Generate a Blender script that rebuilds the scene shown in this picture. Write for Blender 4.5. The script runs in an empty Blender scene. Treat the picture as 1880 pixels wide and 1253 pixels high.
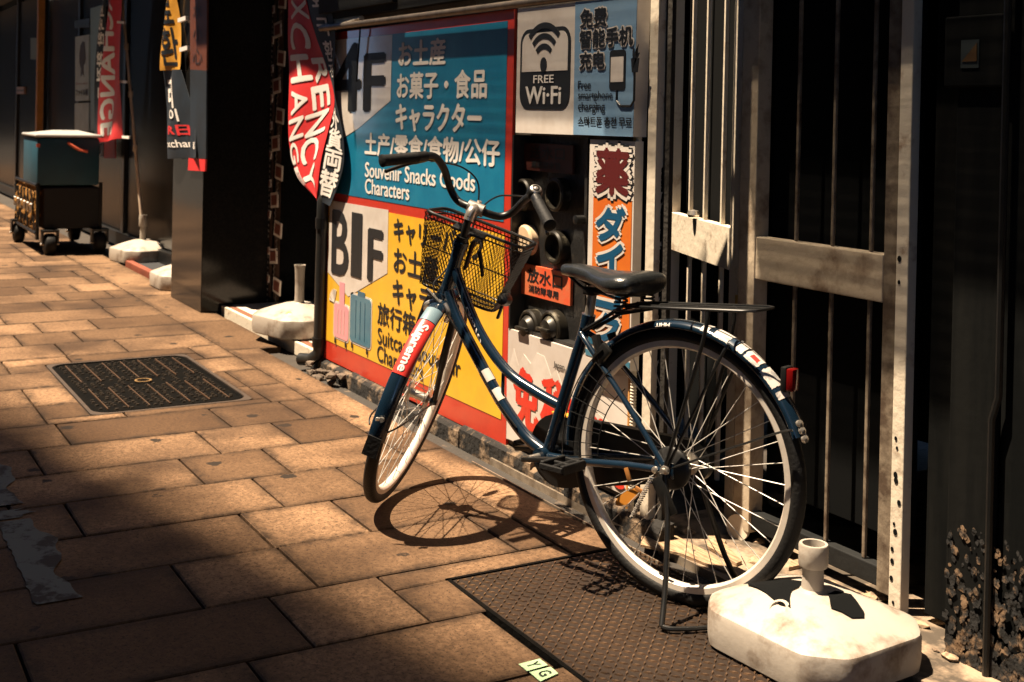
import bpy, bmesh, math, random
from math import sin, cos, pi, radians
from mathutils import Vector, Matrix
random.seed(7)
sc = bpy.context.scene
C = sc.collection
V = Vector

# ------------------------------------------------------------------ camera, light, exposure
YAW, PIT, ROL, FPX, CY0, CX0, CAMH = 0.523212, 0.008034, 0.020752, 2253.51, 232.86, 940.0, 1.17
fwd = V((-cos(YAW), sin(YAW), 0)); rgt = V((sin(YAW), cos(YAW), 0)); up0 = V((0, 0, 1))
f2 = fwd * cos(PIT) - up0 * sin(PIT); u2 = up0 * cos(PIT) + fwd * sin(PIT)
cr = rgt * cos(ROL) + u2 * sin(ROL); cu = u2 * cos(ROL) - rgt * sin(ROL)
cam = bpy.data.cameras.new('camera'); camo = bpy.data.objects.new('camera', cam); C.objects.link(camo)
M4 = Matrix((cr, cu, -f2)).transposed().to_4x4(); M4.translation = (0, 0, CAMH)
camo.matrix_world = M4
cam.sensor_width = 36; cam.lens = FPX / 1880 * 36; cam.shift_y = -(626.5 - CY0) / 1880
cam.clip_start = .05; cam.clip_end = 400
sc.camera = camo
cam.dof.use_dof = True; cam.dof.focus_distance = 3.25; cam.dof.aperture_fstop = 7

SUN = V((.18, .31, -1)).normalized()                   # direction the light travels
w = bpy.data.worlds.new('World'); sc.world = w; w.use_nodes = True
nt = w.node_tree; bg = nt.nodes['Background']; sky = nt.nodes.new('ShaderNodeTexSky')
sky.sky_type = 'NISHITA'; sky.sun_disc = False
sky.sun_elevation = math.asin(-SUN.z); sky.sun_rotation = math.atan2(-SUN.x, -SUN.y)
sky.air_density = .45; sky.dust_density = .1; sky.altitude = 2500
nt.links.new(sky.outputs[0], bg.inputs[0]); bg.inputs[1].default_value = .085
sl = bpy.data.lights.new('sun', 'SUN'); sl.energy = 5; sl.angle = radians(.75); sl.color = (1, .8, .58)
so = bpy.data.objects.new('sun', sl); C.objects.link(so); so.rotation_euler = SUN.to_track_quat('-Z', 'Y').to_euler()
so.location = (-3, -6, 12)
sc.view_settings.view_transform = 'Standard'; sc.view_settings.look = 'None'
sc.view_settings.exposure = 1.75; sc.view_settings.gamma = 1
sc.cycles.max_bounces = 6; sc.cycles.diffuse_bounces = 1

# ------------------------------------------------------------------ helpers
def lin(c): return tuple(((x / 255 + .055) / 1.055) ** 2.4 if x > 10 else x / 255 / 12.92 for x in c)
MATS = {}
def M(name, col, rough=.6, metal=0, col2=None, scale=8, var=.5, bump=0, bscale=60, coat=0, streak=None, lo=.42, hi=.62, spec=.5, detail=6):
    """plain principled material; col2 is mixed in by a noise, bump by a second noise. Colours are linear."""
    if name in MATS: return MATS[name]
    m = bpy.data.materials.new(name); m.use_nodes = True; n = m.node_tree; p = n.nodes['Principled BSDF']
    p.inputs['Base Color'].default_value = (*col, 1); p.inputs['Roughness'].default_value = rough
    p.inputs['Metallic'].default_value = metal; p.inputs['Specular IOR Level'].default_value = spec
    p.inputs['Coat Weight'].default_value = coat; p.inputs['Coat Roughness'].default_value = .08
    tc = n.nodes.new('ShaderNodeTexCoord')
    src = tc.outputs['Object']
    if streak:
        mp = n.nodes.new('ShaderNodeMapping'); mp.inputs['Scale'].default_value = streak; n.links.new(src, mp.inputs[0]); src = mp.outputs[0]
    if col2:
        nz = n.nodes.new('ShaderNodeTexNoise'); nz.inputs['Scale'].default_value = scale; nz.inputs['Detail'].default_value = detail; nz.inputs['Roughness'].default_value = .65
        n.links.new(src, nz.inputs['Vector'])
        r = n.nodes.new('ShaderNodeMapRange'); r.inputs[1].default_value = lo; r.inputs[2].default_value = hi; r.inputs[4].default_value = var
        n.links.new(nz.outputs[0], r.inputs[0])
        mx = n.nodes.new('ShaderNodeMix'); mx.data_type = 'RGBA'; mx.inputs[6].default_value = (*col, 1); mx.inputs[7].default_value = (*col2, 1)
        n.links.new(r.outputs[0], mx.inputs[0]); n.links.new(mx.outputs[2], p.inputs['Base Color'])
    if bump:
        b = n.nodes.new('ShaderNodeBump'); b.inputs['Strength'].default_value = bump; b.inputs['Distance'].default_value = .01
        nb = n.nodes.new('ShaderNodeTexNoise'); nb.inputs['Scale'].default_value = bscale; nb.inputs['Detail'].default_value = 5
        n.links.new(tc.outputs['Object'], nb.inputs['Vector']); n.links.new(nb.outputs[0], b.inputs['Height']); n.links.new(b.outputs[0], p.inputs['Normal'])
    MATS[name] = m
    return m

class B:
    """collects shapes into one bmesh, build() links them as ONE object"""
    def __init__(s): s.bm = bmesh.new()
    def face(s, pts):
        try: return s.bm.faces.new([s.bm.verts.new(p) for p in pts])
        except ValueError: return None
    def box(s, lo, hi, bev=0, rot=None, piv=None):
        lo, hi = V(lo), V(hi); c = (lo + hi) / 2; d = hi - lo
        r = bmesh.ops.create_cube(s.bm, size=1); vs = r['verts']
        for v in vs: v.co = V((v.co.x * d.x, v.co.y * d.y, v.co.z * d.z))
        if bev:
            es = list({e for v in vs for e in v.link_edges})
            rr = bmesh.ops.bevel(s.bm, geom=es, offset=bev, segments=2, affect='EDGES', profile=.5); vs = list({v for f in rr['faces'] for v in f.verts} | {v for v in vs if v.is_valid})
        for v in vs: v.co = (rot @ v.co if rot else v.co) + c
        return s
    def bar(s, p0, p1, w, h, up=(0, 0, 1), bev=0):
        p0, p1 = V(p0), V(p1); x = (p1 - p0); L = x.length; x.normalize(); y = V(up).cross(x).normalized(); z = x.cross(y)
        return s.box(((p0 + p1) / 2 - V((L, w, h)) / 2), ((p0 + p1) / 2 + V((L, w, h)) / 2), bev, Matrix((x, y, z)).transposed())
    def tube(s, pts, r, n=8, closed=False, caps=True):
        pts = [V(p) for p in pts]; N = len(pts); rs = r if isinstance(r, (list, tuple)) else [r] * N
        prev = None; rings = []
        for i, p in enumerate(pts):
            a = pts[(i - 1) % N] if (closed or i) else p; b = pts[(i + 1) % N] if (closed or i < N - 1) else p
            t = (b - a).normalized()
            if prev is None:
                prev = t.orthogonal().normalized()
            x = (prev - t * prev.dot(t)).normalized(); y = t.cross(x); prev = x
            rings.append([s.bm.verts.new(p + (x * cos(2 * pi * k / n) + y * sin(2 * pi * k / n)) * rs[i]) for k in range(n)])
        R = range(N if closed else N - 1)
        for i in R:
            A, Bq = rings[i], rings[(i + 1) % N]
            off = 0
            if closed and i == N - 1:
                off = min(range(n), key=lambda o: (A[0].co - Bq[o].co).length)
            for k in range(n): s.bm.faces.new((A[k], A[(k + 1) % n], Bq[(k + 1 + off) % n], Bq[(k + off) % n]))
        if caps and not closed:
            s.bm.faces.new(rings[0][::-1]); s.bm.faces.new(rings[-1])
        return s
    def cyl(s, p0, p1, r, n=16, r1=None): return s.tube([p0, p1], [r, r if r1 is None else r1], n)
    def lathe(s, c, axis, prof, n=24, arc=None, ref=None):
        """prof: (radius, height along axis)"""
        axis = V(axis).normalized(); x = V(ref).normalized() if ref else axis.orthogonal().normalized(); y = axis.cross(x); c = V(c)
        closed = arc is None; a0, a1 = arc or (0, 2 * pi)
        K = n if closed else n + 1
        g = [[s.bm.verts.new(c + axis * h + (x * cos(a0 + (a1 - a0) * k / n) + y * sin(a0 + (a1 - a0) * k / n)) * r) for r, h in prof] for k in range(K)]
        for k in range(n):
            A, Bq = g[k], g[(k + 1) % K]
            for j in range(len(prof) - 1): s.bm.faces.new((A[j], A[j + 1], Bq[j + 1], Bq[j]))
        return s
    def loft(s, rings, caps=True, loop=True):
        g = [[s.bm.verts.new(p) for p in r] for r in rings]; n = len(g[0])
        for i in range(len(g) - 1):
            for k in range(n if loop else n - 1): s.bm.faces.new((g[i][k], g[i][(k + 1) % n], g[i + 1][(k + 1) % n], g[i + 1][k]))
        if caps: s.bm.faces.new(g[0][::-1]); s.bm.faces.new(g[-1])
        return s
    def prism(s, pts, d):
        """polygon pts extruded by vector d"""
        d = V(d); a = [s.bm.verts.new(V(p)) for p in pts]; b = [s.bm.verts.new(V(p) + d) for p in pts]; n = len(a)
        s.bm.faces.new(a[::-1]); s.bm.faces.new(b)
        for k in range(n): s.bm.faces.new((a[k], a[(k + 1) % n], b[(k + 1) % n], b[k]))
        return s
    def build(s, name, mat, parent=None, smooth=40, fix=True):
        if fix: bmesh.ops.recalc_face_normals(s.bm, faces=s.bm.faces)
        me = bpy.data.meshes.new(name); s.bm.to_mesh(me); s.bm.free()
        if smooth:
            me.polygons.foreach_set('use_smooth', [True] * len(me.polygons)); me.set_sharp_from_angle(angle=radians(smooth))
        for m in (mat if isinstance(mat, list) else [mat]): me.materials.append(m)
        o = bpy.data.objects.new(name, me); C.objects.link(o)
        if parent: o.parent = parent
        return o

def thing(name, label, cat, loc=(0, 0, 0), group=None, mat4=None):
    o = bpy.data.objects.new(name, None); C.objects.link(o); o.empty_display_size = .1
    if mat4 is not None: o.matrix_world = mat4
    else: o.location = loc
    o['label'] = label; o['category'] = cat
    if group: o['group'] = group
    return o
def tag(o, label, cat, group=None):
    o['label'] = label; o['category'] = cat
    if group: o['group'] = group
    return o
def struct(o): o['kind'] = 'structure'; return o
def copy_tree(o, parent=None):
    c = o.copy(); C.objects.link(c); c.parent = parent
    for ch in list(o.children): copy_tree(ch, c)
    return c

def ray(px, py): return cr * ((px - CX0) / FPX) - cu * ((py - CY0) / FPX) + f2
def on_wall(px, py, y):                                    # photo measurement -> point of the vertical plane at depth y
    r = ray(px, py); return V((0, 0, CAMH)) + r * (y / r.y)
def on_ground(px, py, z=0.):
    r = ray(px, py); return V((0, 0, CAMH)) + r * ((z - CAMH) / r.z)

def glyphs(txt):
    cu_ = bpy.data.curves.new('txt', 'FONT'); cu_.body = txt; cu_.resolution_u = 3
    o = bpy.data.objects.new('txt', cu_); C.objects.link(o)
    me = bpy.data.meshes.new_from_object(o.evaluated_get(bpy.context.evaluated_depsgraph_get()))
    vs = [v.co.copy() for v in me.vertices]; fs = [tuple(p.vertices) for p in me.polygons]
    bpy.data.objects.remove(o); bpy.data.curves.remove(cu_); bpy.data.meshes.remove(me)
    x0 = min(v.x for v in vs); x1 = max(v.x for v in vs); y0 = min(v.y for v in vs); y1 = max(v.y for v in vs)
    return [((v.x - x0) / (x1 - x0), (v.y - y0) / (y1 - y0)) for v in vs], fs
def text(txt, fn, mat, parent, bold=(0, 0), name='lettering', cuts=0, lift=.00015):
    """fn(u, v, h) maps the unit box of the string to space, h = height over the surface; bold = stroke thickening as a share of the box"""
    uv, fs = glyphs(txt); b = B()
    offs = [(0, 0)] if bold == (0, 0) else [(-bold[0], 0), (bold[0], 0), (0, bold[1]), (0, -bold[1])]
    if cuts:                                               # split long edges so the letters can follow a curved surface
        tb = bmesh.new(); q = [tb.verts.new((a, c, 0)) for a, c in uv]
        for f in fs:
            try: tb.faces.new([q[i] for i in f])
            except ValueError: pass
        bmesh.ops.triangulate(tb, faces=tb.faces)
        for _ in range(3):
            es = [e for e in tb.edges if e.calc_length() > 1 / cuts]
            if es: bmesh.ops.subdivide_edges(tb, edges=es, cuts=1); bmesh.ops.triangulate(tb, faces=tb.faces)
        tb.verts.index_update(); uv = [(v.co.x, v.co.y) for v in tb.verts]; fs = [tuple(v.index for v in f.verts) for f in tb.faces]; tb.free()
    for k, (dx, dy) in enumerate(offs):
        vs = [b.bm.verts.new(fn(u + dx, v + dy, lift * k)) for u, v in uv]
        for f in fs:
            try: b.bm.faces.new([vs[i] for i in f])
            except ValueError: pass
    return b.build(name, mat, parent, smooth=0, fix=False)

# ------------------------------------------------------------------ colours
WHITE = M('paint_white', (.78, .74, .68), .5, col2=(.62, .55, .46), scale=5, var=.5)
BLACK = M('ink_black', (.012, .014, .016), .45)
INKW = M('ink_white', (.72, .69, .65), .45)
RED = M('ink_red', (.62, .035, .02), .35, col2=(.5, .06, .03), scale=6)
DARK = M('mottled_dark', (.008, .009, .0095), .7, spec=.15, col2=(.025, .026, .026), scale=3, bump=.15)  # near-black mottled tone for recess, fascia, lower rails and far wall
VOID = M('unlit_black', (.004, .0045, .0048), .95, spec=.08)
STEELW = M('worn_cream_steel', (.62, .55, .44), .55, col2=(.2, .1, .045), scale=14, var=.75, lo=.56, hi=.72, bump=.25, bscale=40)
PLASTIC = M('dirty_white_plastic', (.38, .34, .29), .5, col2=(.09, .045, .018), scale=9, var=.95, lo=.5, hi=.72, bump=.15, bscale=25, detail=9)
RUBBER = M('tyre_rubber', (.005, .0052, .0055), .65, spec=.3, bump=.2, bscale=120)
BIKE = M('blue_black_paint', (.004, .013, .026), .22, coat=.6, col2=(.007, .018, .032), scale=20)
BLKM = M('black_metal', (.005, .0056, .006), .4, col2=(.012, .011, .01), scale=25, var=.5, spec=.4)
CHROME = M('brushed_alloy', (.62, .58, .52), .33, metal=.85, col2=(.35, .3, .25), scale=20, var=.5)
RIMM = M('alloy_rim', (.74, .68, .6), .4, metal=.35, col2=(.45, .38, .3), scale=12, var=.4)

# ------------------------------------------------------------------ ground, pavement, road
g = B(); g.box((-60, -40, -.5), (20, 8, -.034)); struct(g.build('ground', M('dirt', (.04, .032, .025), .9, col2=(.02, .017, .014), scale=6, bump=.5), smooth=0))

def stone_mat():
    m = bpy.data.materials.new('paving_stone'); m.use_nodes = True; n = m.node_tree; p = n.nodes['Principled BSDF']; L = n.links
    tc = n.nodes.new('ShaderNodeTexCoord'); at = n.nodes.new('ShaderNodeAttribute'); at.attribute_name = 'slab'
    def noise(s, d=6, r=.6):
        q = n.nodes.new('ShaderNodeTexNoise'); q.inputs['Scale'].default_value = s; q.inputs['Detail'].default_value = d; q.inputs['Roughness'].default_value = r; L.new(tc.outputs['Object'], q.inputs['Vector']); return q.outputs[0]
    def rng(src, a, b, c=0., d=1.):
        q = n.nodes.new('ShaderNodeMapRange'); q.inputs[1].default_value = a; q.inputs[2].default_value = b; q.inputs[3].default_value = c; q.inputs[4].default_value = d; L.new(src, q.inputs[0]); return q.outputs[0]
    def mix(f, a, b, mode='MIX'):
        q = n.nodes.new('ShaderNodeMix'); q.data_type = 'RGBA'; q.blend_type = mode
        if isinstance(f, float): q.inputs[0].default_value = f
        else: L.new(f, q.inputs[0])
        for i, v in ((6, a), (7, b)):
            if isinstance(v, tuple): q.inputs[i].default_value = (*v, 1)
            else: L.new(v, q.inputs[i])
        return q.outputs[2]
    base = mix(at.outputs['Fac'], (.085, .047, .023), (.33, .2, .112))
    c = mix(rng(noise(2.2), .42, .66, 0, .8), base, (.06, .032, .016))
    c = mix(rng(noise(55, 4, .7), .35, .75, 0, .8), c, (.04, .021, .01))
    c = mix(rng(noise(120, 4, .75), .54, .64, 0, .85), c, (.018, .011, .006))
    vo = n.nodes.new('ShaderNodeTexVoronoi'); vo.inputs['Scale'].default_value = 4.6; vo.inputs['Randomness'].default_value = 1
    wv = n.nodes.new('ShaderNodeMapping'); L.new(tc.outputs['Object'], wv.inputs[0]); L.new(wv.outputs[0], vo.inputs['Vector'])
    spot = n.nodes.new('ShaderNodeMath'); spot.operation = 'ADD'; L.new(vo.outputs['Distance'], spot.inputs[0])
    L.new(rng(noise(45, 3), .3, .7, -.035, .035), spot.inputs[1])
    gate = n.nodes.new('ShaderNodeMath'); gate.operation = 'MULTIPLY'; L.new(rng(spot.outputs[0], .1, .125, .95, 0), gate.inputs[0])
    sep = n.nodes.new('ShaderNodeSeparateColor'); L.new(vo.outputs['Color'], sep.inputs[0]); L.new(rng(sep.outputs[0], .25, .28), gate.inputs[1])
    c = mix(gate.outputs[0], c, (.015, .011, .008))
    c = mix(rng(noise(1.1, 3), .52, .7, 0, .55), c, (.025, .014, .008))
    ae = n.nodes.new('ShaderNodeAttribute'); ae.attribute_name = 'edge'
    me_ = n.nodes.new('ShaderNodeMath'); me_.operation = 'MULTIPLY'; L.new(ae.outputs['Fac'], me_.inputs[0]); L.new(rng(noise(14, 5, .7), .38, .6, .1, 1), me_.inputs[1])
    c = mix(me_.outputs[0], c, (.02, .012, .007))
    L.new(c, p.inputs['Base Color']); p.inputs['Roughness'].default_value = .8; p.inputs['Specular IOR Level'].default_value = .2
    b = n.nodes.new('ShaderNodeBump'); b.inputs['Strength'].default_value = .35; b.inputs['Distance'].default_value = .004
    L.new(noise(170, 4, .7), b.inputs['Height']); L.new(b.outputs[0], p.inputs['Normal'])
    return m
STONE = stone_mat()

slabs = B(); lay = slabs.bm.faces.layers.float.new('slab'); edg = slabs.bm.verts.layers.float.new('edge')
def slab(x0, x1, y0, y1, z=0):
    g_ = .0034; x0 += g_ + random.uniform(0, .002); x1 -= g_; y0 += g_; y1 -= g_ + random.uniform(0, .0015)
    if x1 - x0 < .02 or y1 - y0 < .02: return
    t = [z + random.uniform(-.0018, .0012) for _ in range(4)]; e = .004; val = random.random()
    o = [(x0, y0), (x1, y0), (x1, y1), (x0, y1)]; i = [(x0 + e, y0 + e), (x1 - e, y0 + e), (x1 - e, y1 - e), (x0 + e, y1 - e)]
    bv = [slabs.bm.verts.new((a, b_, -.034)) for a, b_ in o]; mv = [slabs.bm.verts.new((a, b_, t[k] - .003)) for k, (a, b_) in enumerate(o)]; tv = [slabs.bm.verts.new((a, b_, t[k])) for k, (a, b_) in enumerate(i)]
    d_ = min(.035, (x1 - x0) * .3, (y1 - y0) * .3); zc = sum(t) / 4
    iv = [slabs.bm.verts.new((a + d_ * (1 if k in (0, 3) else -1), b_ + d_ * (1 if k < 2 else -1), zc)) for k, (a, b_) in enumerate(i)]
    for q in tv + mv + bv: q[edg] = random.uniform(.5, 1)
    fs = [slabs.bm.faces.new(iv)] + [slabs.bm.faces.new((tv[k], tv[(k + 1) % 4], iv[(k + 1) % 4], iv[k])) for k in range(4)]
    for k in range(4):
        q = (k + 1) % 4
        fs += [slabs.bm.faces.new((mv[k], mv[q], tv[q], tv[k])), slabs.bm.faces.new((bv[k], bv[q], mv[q], mv[k]))]
    for f in fs: f[lay] = val
rows = {-8.735: 1.405, -8.34: 1.25, -7.985: 1.398, -7.64: 1.254, -7.32: 1.53, -6.93: 1.09, -6.6: .945, -6.29: 1.09, -5.97: .8, -5.6: 1.25, -5.24: .797, -4.755: 1.393, -4.437: 1.253, -4.109: 1.106, -3.79: 1.254, -3.474: 1.112, -3.158: .833, -2.844: .987, -2.53: 1.405, -2.2: 1.25}
xs = [-8.864, -8.48, -8.111, -7.77, -7.421, -7.032, -6.704, -6.373, -6.031, -5.72, -5.401, -5.069, -4.755, -4.437, -4.109, -3.79, -3.474, -3.158, -2.844, -2.53, -2.2]
while xs[0] > -26: xs.insert(0, xs[0] - .325)
while xs[-1] < 1.2: xs.append(xs[-1] + .325)
MH = (-5.87, -4.83, .965, 1.6); CP = (-2.742, -1.2, 1.425, 1.97)   # openings kept free for the covers
def cut_slab(x0, x1, y0, y1):
    for X0, X1, Y0, Y1 in (MH, CP):
        if x0 < X1 - 1e-4 and x1 > X0 + 1e-4 and y0 < Y1 - 1e-4 and y1 > Y0 + 1e-4:
            if x0 < X0: cut_slab(x0, X0, y0, y1)
            if x1 > X1: cut_slab(X1, x1, y0, y1)
            a, b_ = max(x0, X0), min(x1, X1)
            if y0 < Y0: cut_slab(a, b_, y0, Y0)
            if y1 > Y1: cut_slab(a, b_, Y1, y1)
            return
    slab(x0, x1, y0, y1)
for i in range(len(xs) - 1):
    x0, x1 = xs[i], xs[i + 1]
    near = min(rows, key=lambda k: abs(k - x0)); a = rows[near] if abs(near - x0) < .2 else 1.25 + .1425 * random.choice((-2, -1, 0, 1, 2))
    js = sorted({round(a + q, 4) for k in (-3, -2, -1, 0, 1) for q in (k * .8575, k * .8575 + .2858)})
    js = [-.1] + [j for j in js if .0 < j < 1.74] + [1.808]
    for p, q in zip(js, js[1:]): cut_slab(x0, x1, p, q)
bx = [-26, -24.9, -23.8] + [-22.8 + k * 1.02 for k in range(14)] + [-7.8, -6.73, -5.87, -4.83, -3.85, -2.742, -1.7, -.6, .5]
bx = sorted(set(bx))
for p, q in zip(bx, bx[1:]):
    if q - p > .1: cut_slab(p, q, 1.808, 1.972 if q > -5.8 else 2.085)
struct(slabs.build('pavement', STONE, smooth=0))
rd = B(); rd.box((-60, -30, -.2), (20, -.11, -.006)); struct(rd.build('road', M('asphalt', (.035, .033, .03), .85, col2=(.02, .019, .018), scale=30, bump=.6, bscale=150), smooth=0))
# worn white edge line lying half on road, half on paving
wl = B(); random.seed(3)
def rag(x0, x1, yl, yr):
    n = 26; a = [(x0 + (x1 - x0) * k / n, yl + random.uniform(-.004, .004)) for k in range(n + 1)]
    prof = [.02 * sin(k * .33 + x0 * 9) + .008 * sin(k * .9 + 1) for k in range(n + 1)]
    b_ = [(x0 + (x1 - x0) * k / n, yr + prof[k] + random.uniform(-.003, .003)) for k in range(n + 1)]
    for k in range(n): wl.face([(*a[k], .0035), (*a[k + 1], .0035), (*b_[k + 1], .0035), (*b_[k], .0035)])
rag(-3.68, -3.03, .486, .585); rag(-3.78, -3.7, .486, .57); rag(-4.4, -3.83, .486, .575); rag(-6.4, -4.45, .486, .55)
wm = wl.build('white_line', M('road_paint', (.085, .092, .085), .85, col2=(.022, .016, .012), scale=11, var=1, lo=.5, hi=.57, detail=9), smooth=0); struct(wm)

# iron cover with rounded corners, ribs and studs
mh = thing('manhole_cover', 'black rounded rectangular iron cover set in the sunlit paving', 'manhole cover', (-5.35, 1.28, 0))
def rrect(cx, cy, hx, hy, r, z, n=5):
    out = []
    for k, (sx, sy) in enumerate(((1, 1), (-1, 1), (-1, -1), (1, -1))):
        for j in range(n + 1):
            t = k * pi / 2 + j * pi / 2 / n
            out.append(V((cx + sx * (hx - r) + r * cos(t), cy + sy * (hy - r) + r * sin(t), z)))
    return out
IRON = M('cast_iron', (.003, .003, .0029), .9, col2=(.006, .005, .004), spec=.04, scale=18, var=.6, bump=.4, bscale=90)
b = B(); b.loft([rrect(0, 0, .5, .3, .07, -.03), rrect(0, 0, .5, .3, .07, -.001), rrect(0, 0, .495, .295, .065, .002), rrect(0, 0, .487, .287, .06, .002), rrect(0, 0, .483, .283, .057, -.004)], caps=False); 
b.face(rrect(0, 0, .483, .283, .057, -.004)); b.build('plate', IRON, mh)
b = B()
for i in range(31):
    for j in range(19):
        x, y = -.46 + i * .0305 + (.015 if j % 2 else 0) + random.uniform(-.005, .005), -.262 + j * .029 + random.uniform(-.005, .005)
        if abs(x) < .465 and abs(x) + abs(y) < .7 and random.random() < .72 and (x * x + y * y) > .004:
            b.loft([[V((x + a * .0075, y + c * .0075, -.0045)) for a, c in ((1, 1), (-1, 1), (-1, -1), (1, -1))], [V((x + a * .0055, y + c * .0055, .002)) for a, c in ((1, 1), (-1, 1), (-1, -1), (1, -1))]])
o = b.build('stud_field', M('polished_iron', (.03, .024, .018), .5, col2=(.003, .003, .003), spec=.15, scale=30, var=.9), mh, smooth=0)
b = B()
for k in range(7):
    y = -.24 + k * .08
    b.box((-.45, y - .0017, -.004), (-.07, y + .0017, .003), .0006); b.box((.07, y - .0017, -.004), (.45, y + .0017, .003), .0006)
b.build('rib', M('worn_iron', (.09, .05, .028), .5, metal=.3), mh)
b = B(); b.lathe((0, 0, .002), (0, 0, 1), [(.036, 0), (.036, .003), (.028, .003), (.028, 0)], 24); b.build('emblem', M('worn_brass', (.32, .2, .09), .4, metal=.4), mh)
# iron frame round the cover
b = B(); b.loft([rrect(-5.35, 1.2825, .52, .3175, .03, -.03), rrect(-5.35, 1.2825, .52, .3175, .03, -.0005), rrect(-5.35, 1.2825, .503, .303, .073, -.0005), rrect(-5.35, 1.2825, .503, .303, .073, -.03)], caps=False)
b.bm.transform(Matrix.Translation((5.35, -1.28, 0))); b.build('surround', M('rusty_iron', (.04, .024, .014), .8, col2=(.012, .009, .007), scale=20), mh)

# chequer plate
RUST = M('rusted_steel', (.024, .015, .01), .7, spec=.15, col2=(.018, .013, .01), scale=5, var=.9, bump=.35, bscale=110)
cp = thing('checker_plate', 'rusty raised-pattern steel plate set in the paving under the bicycle', 'steel plate', (-1.97, 1.69, 0))
b = B(); b.box((-2.735 + 1.97, 1.432 - 1.69, -.03), (-1.21 + 1.97, 1.965 - 1.69, -.001), .002); b.build('plate', RUST, cp)
b = B(); d = .0205
for i in range(76):
    for j in range(27):
        x, y = -.75 + i * d, -.25 + j * d
        if x > .74: continue
        a = pi / 4 if (i + j) % 2 else -pi / 4
        ux, uy = cos(a), sin(a)
        L_, D_ = .0118, .0036
        base = [(L_, 0), (0, D_), (-L_, 0), (0, -D_)]
        r0 = [V((x + p * ux - q * uy, y + p * uy + q * ux, -.0012)) for p, q in base]
        r1 = [V((x + .62 * (p * ux - q * uy), y + .62 * (p * uy + q * ux), .0024)) for p, q in base]
        b.loft([r0, r1])
b.build('tread', M('worn_steel', (.15, .09, .052), .36, metal=.4, col2=(.03, .019, .012), scale=4, var=.95), cp, smooth=0)
b = B(); b.box((-2.748 + 1.97, 1.418 - 1.69, -.03), (-2.738 + 1.97, 1.965 - 1.69, .001)); b.box((-2.748 + 1.97, 1.418 - 1.69, -.03), (-1.2 + 1.97, 1.429 - 1.69, .001)); b.build('surround', IRON, cp, smooth=0)

# green tape with letters
def tape(name, pts, lab, txt):
    o = thing(name, lab, 'tape', on_ground(*pts[0]))
    P = [on_ground(*p, .003) for p in pts]
    b = B(); b.prism([p - o.location for p in P], (0, 0, .0008)); b.build('strip', M('pale_green_tape', (.42, .62, .36), .6), o, smooth=0)
    def fn(u, v, h):   # letters read from the wall side
        a = P[0].lerp(P[1], .22 + .56 * v); c = P[3].lerp(P[2], .22 + .56 * v)
        return a.lerp(c, .25 + .5 * u) - o.location + V((0, 0, .0012 + h))
    text(txt, fn, BLACK, o, (.03, .03))
tape('tape_piece', [(952, 1220), (991, 1210), (1006, 1222), (968, 1233)], 'pale green tape marked Y, the farther of the two on the paving', 'Y')
tape('tape_piece', [(972, 1235), (1011, 1225), (1025, 1237), (992, 1252)], 'pale green tape marked G, the nearer of the two on the paving', 'G')

# ------------------------------------------------------------------ gutter, plinth, forecourt
b = B(); b.box((-5.4, 1.976, -.06), (-1.0, 2.046, -.02)); struct(b.build('gutter', M('gutter_grime', (.03, .026, .022), .9, col2=(.16, .11, .07), scale=16, var=.7, lo=.58, hi=.75, bump=.8, bscale=35), smooth=0))
fc = B()
fc.box((-2.88, 2.05, -.05), (0.5, 3.6, .004)); struct(fc.build('forecourt', M('cracked_concrete', (.3, .22, .15), .85, col2=(.035, .028, .02), scale=5, var=.92, lo=.44, hi=.56, bump=.7, bscale=25), smooth=0))

# ------------------------------------------------------------------ building with the hoarding wall, awnings, opposite building
WALLM = M('grimy_render', (.1, .085, .07), .85, col2=(.03, .026, .022), scale=4, bump=.4)
bld = thing('shop_building', 'dark building front carrying the big red-edged poster and its projecting awning', 'building', (-4.5, 2.3, 0))
O = V((-4.5, 2.3, 0))
def at0(b, o): b.bm.transform(Matrix.Translation(-V(o))); return b
b = B(); b.box((-5.33, 2.09, .06), (-3.9, 2.34, 2.6)); b.box((-3.9, 2.09, .06), (-3.592, 2.1, 1.54)); b.box((-3.13, 2.09, .06), (-2.885, 2.1, 1.54)); b.box((-3.592, 2.09, 1.11), (-3.13, 2.1, 1.54)); b.box((-3.592, 2.09, .06), (-3.13, 2.1, .45)); b.box((-3.75, 2.155, .3), (-3.12, 2.165, 1.15)); at0(b, O).build('wall', WALLM, bld, smooth=0)
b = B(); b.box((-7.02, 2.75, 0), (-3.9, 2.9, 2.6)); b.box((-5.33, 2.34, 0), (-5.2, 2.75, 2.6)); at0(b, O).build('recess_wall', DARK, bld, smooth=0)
random.seed(11)
b = B()                                                    # broken concrete footing under the posters
x = -5.4
while x < -2.9:
    L_ = random.uniform(.12, .5); t = random.uniform(.03, .055); y = random.uniform(2.046, 2.06)
    b.loft([[V((x, y, -.05)), V((x + L_, y + random.uniform(-.005, .005), -.05)), V((x + L_, 2.1, -.05)), V((x, 2.1, -.05))],
            [V((x, y, t - .012)), V((x + L_, y, t - random.uniform(.008, .02))), V((x + L_, 2.1, t)), V((x, 2.1, t))],
            [V((x + .006, y + .012, t)), V((x + L_ - .004, y + .01, t - random.uniform(0, .01))), V((x + L_, 2.1, t + .004)), V((x, 2.1, t + .004))]])
    x += L_ - .003
at0(b, O).build('footing', M('crumbling_concrete', (.2, .138, .085), .9, col2=(.008, .007, .006), scale=11, var=1, lo=.38, hi=.5, bump=.9, bscale=40), bld, smooth=25)
b = B(); b.tube([(-5.3, 2.04, 1.555), (-2.9, 2.04, 1.54)], .014, 10); at0(b, O).build('top_rail', M('dull_steel', (.22, .18, .14), .5, metal=.4, col2=(.06, .05, .04), scale=15), bld)
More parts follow.
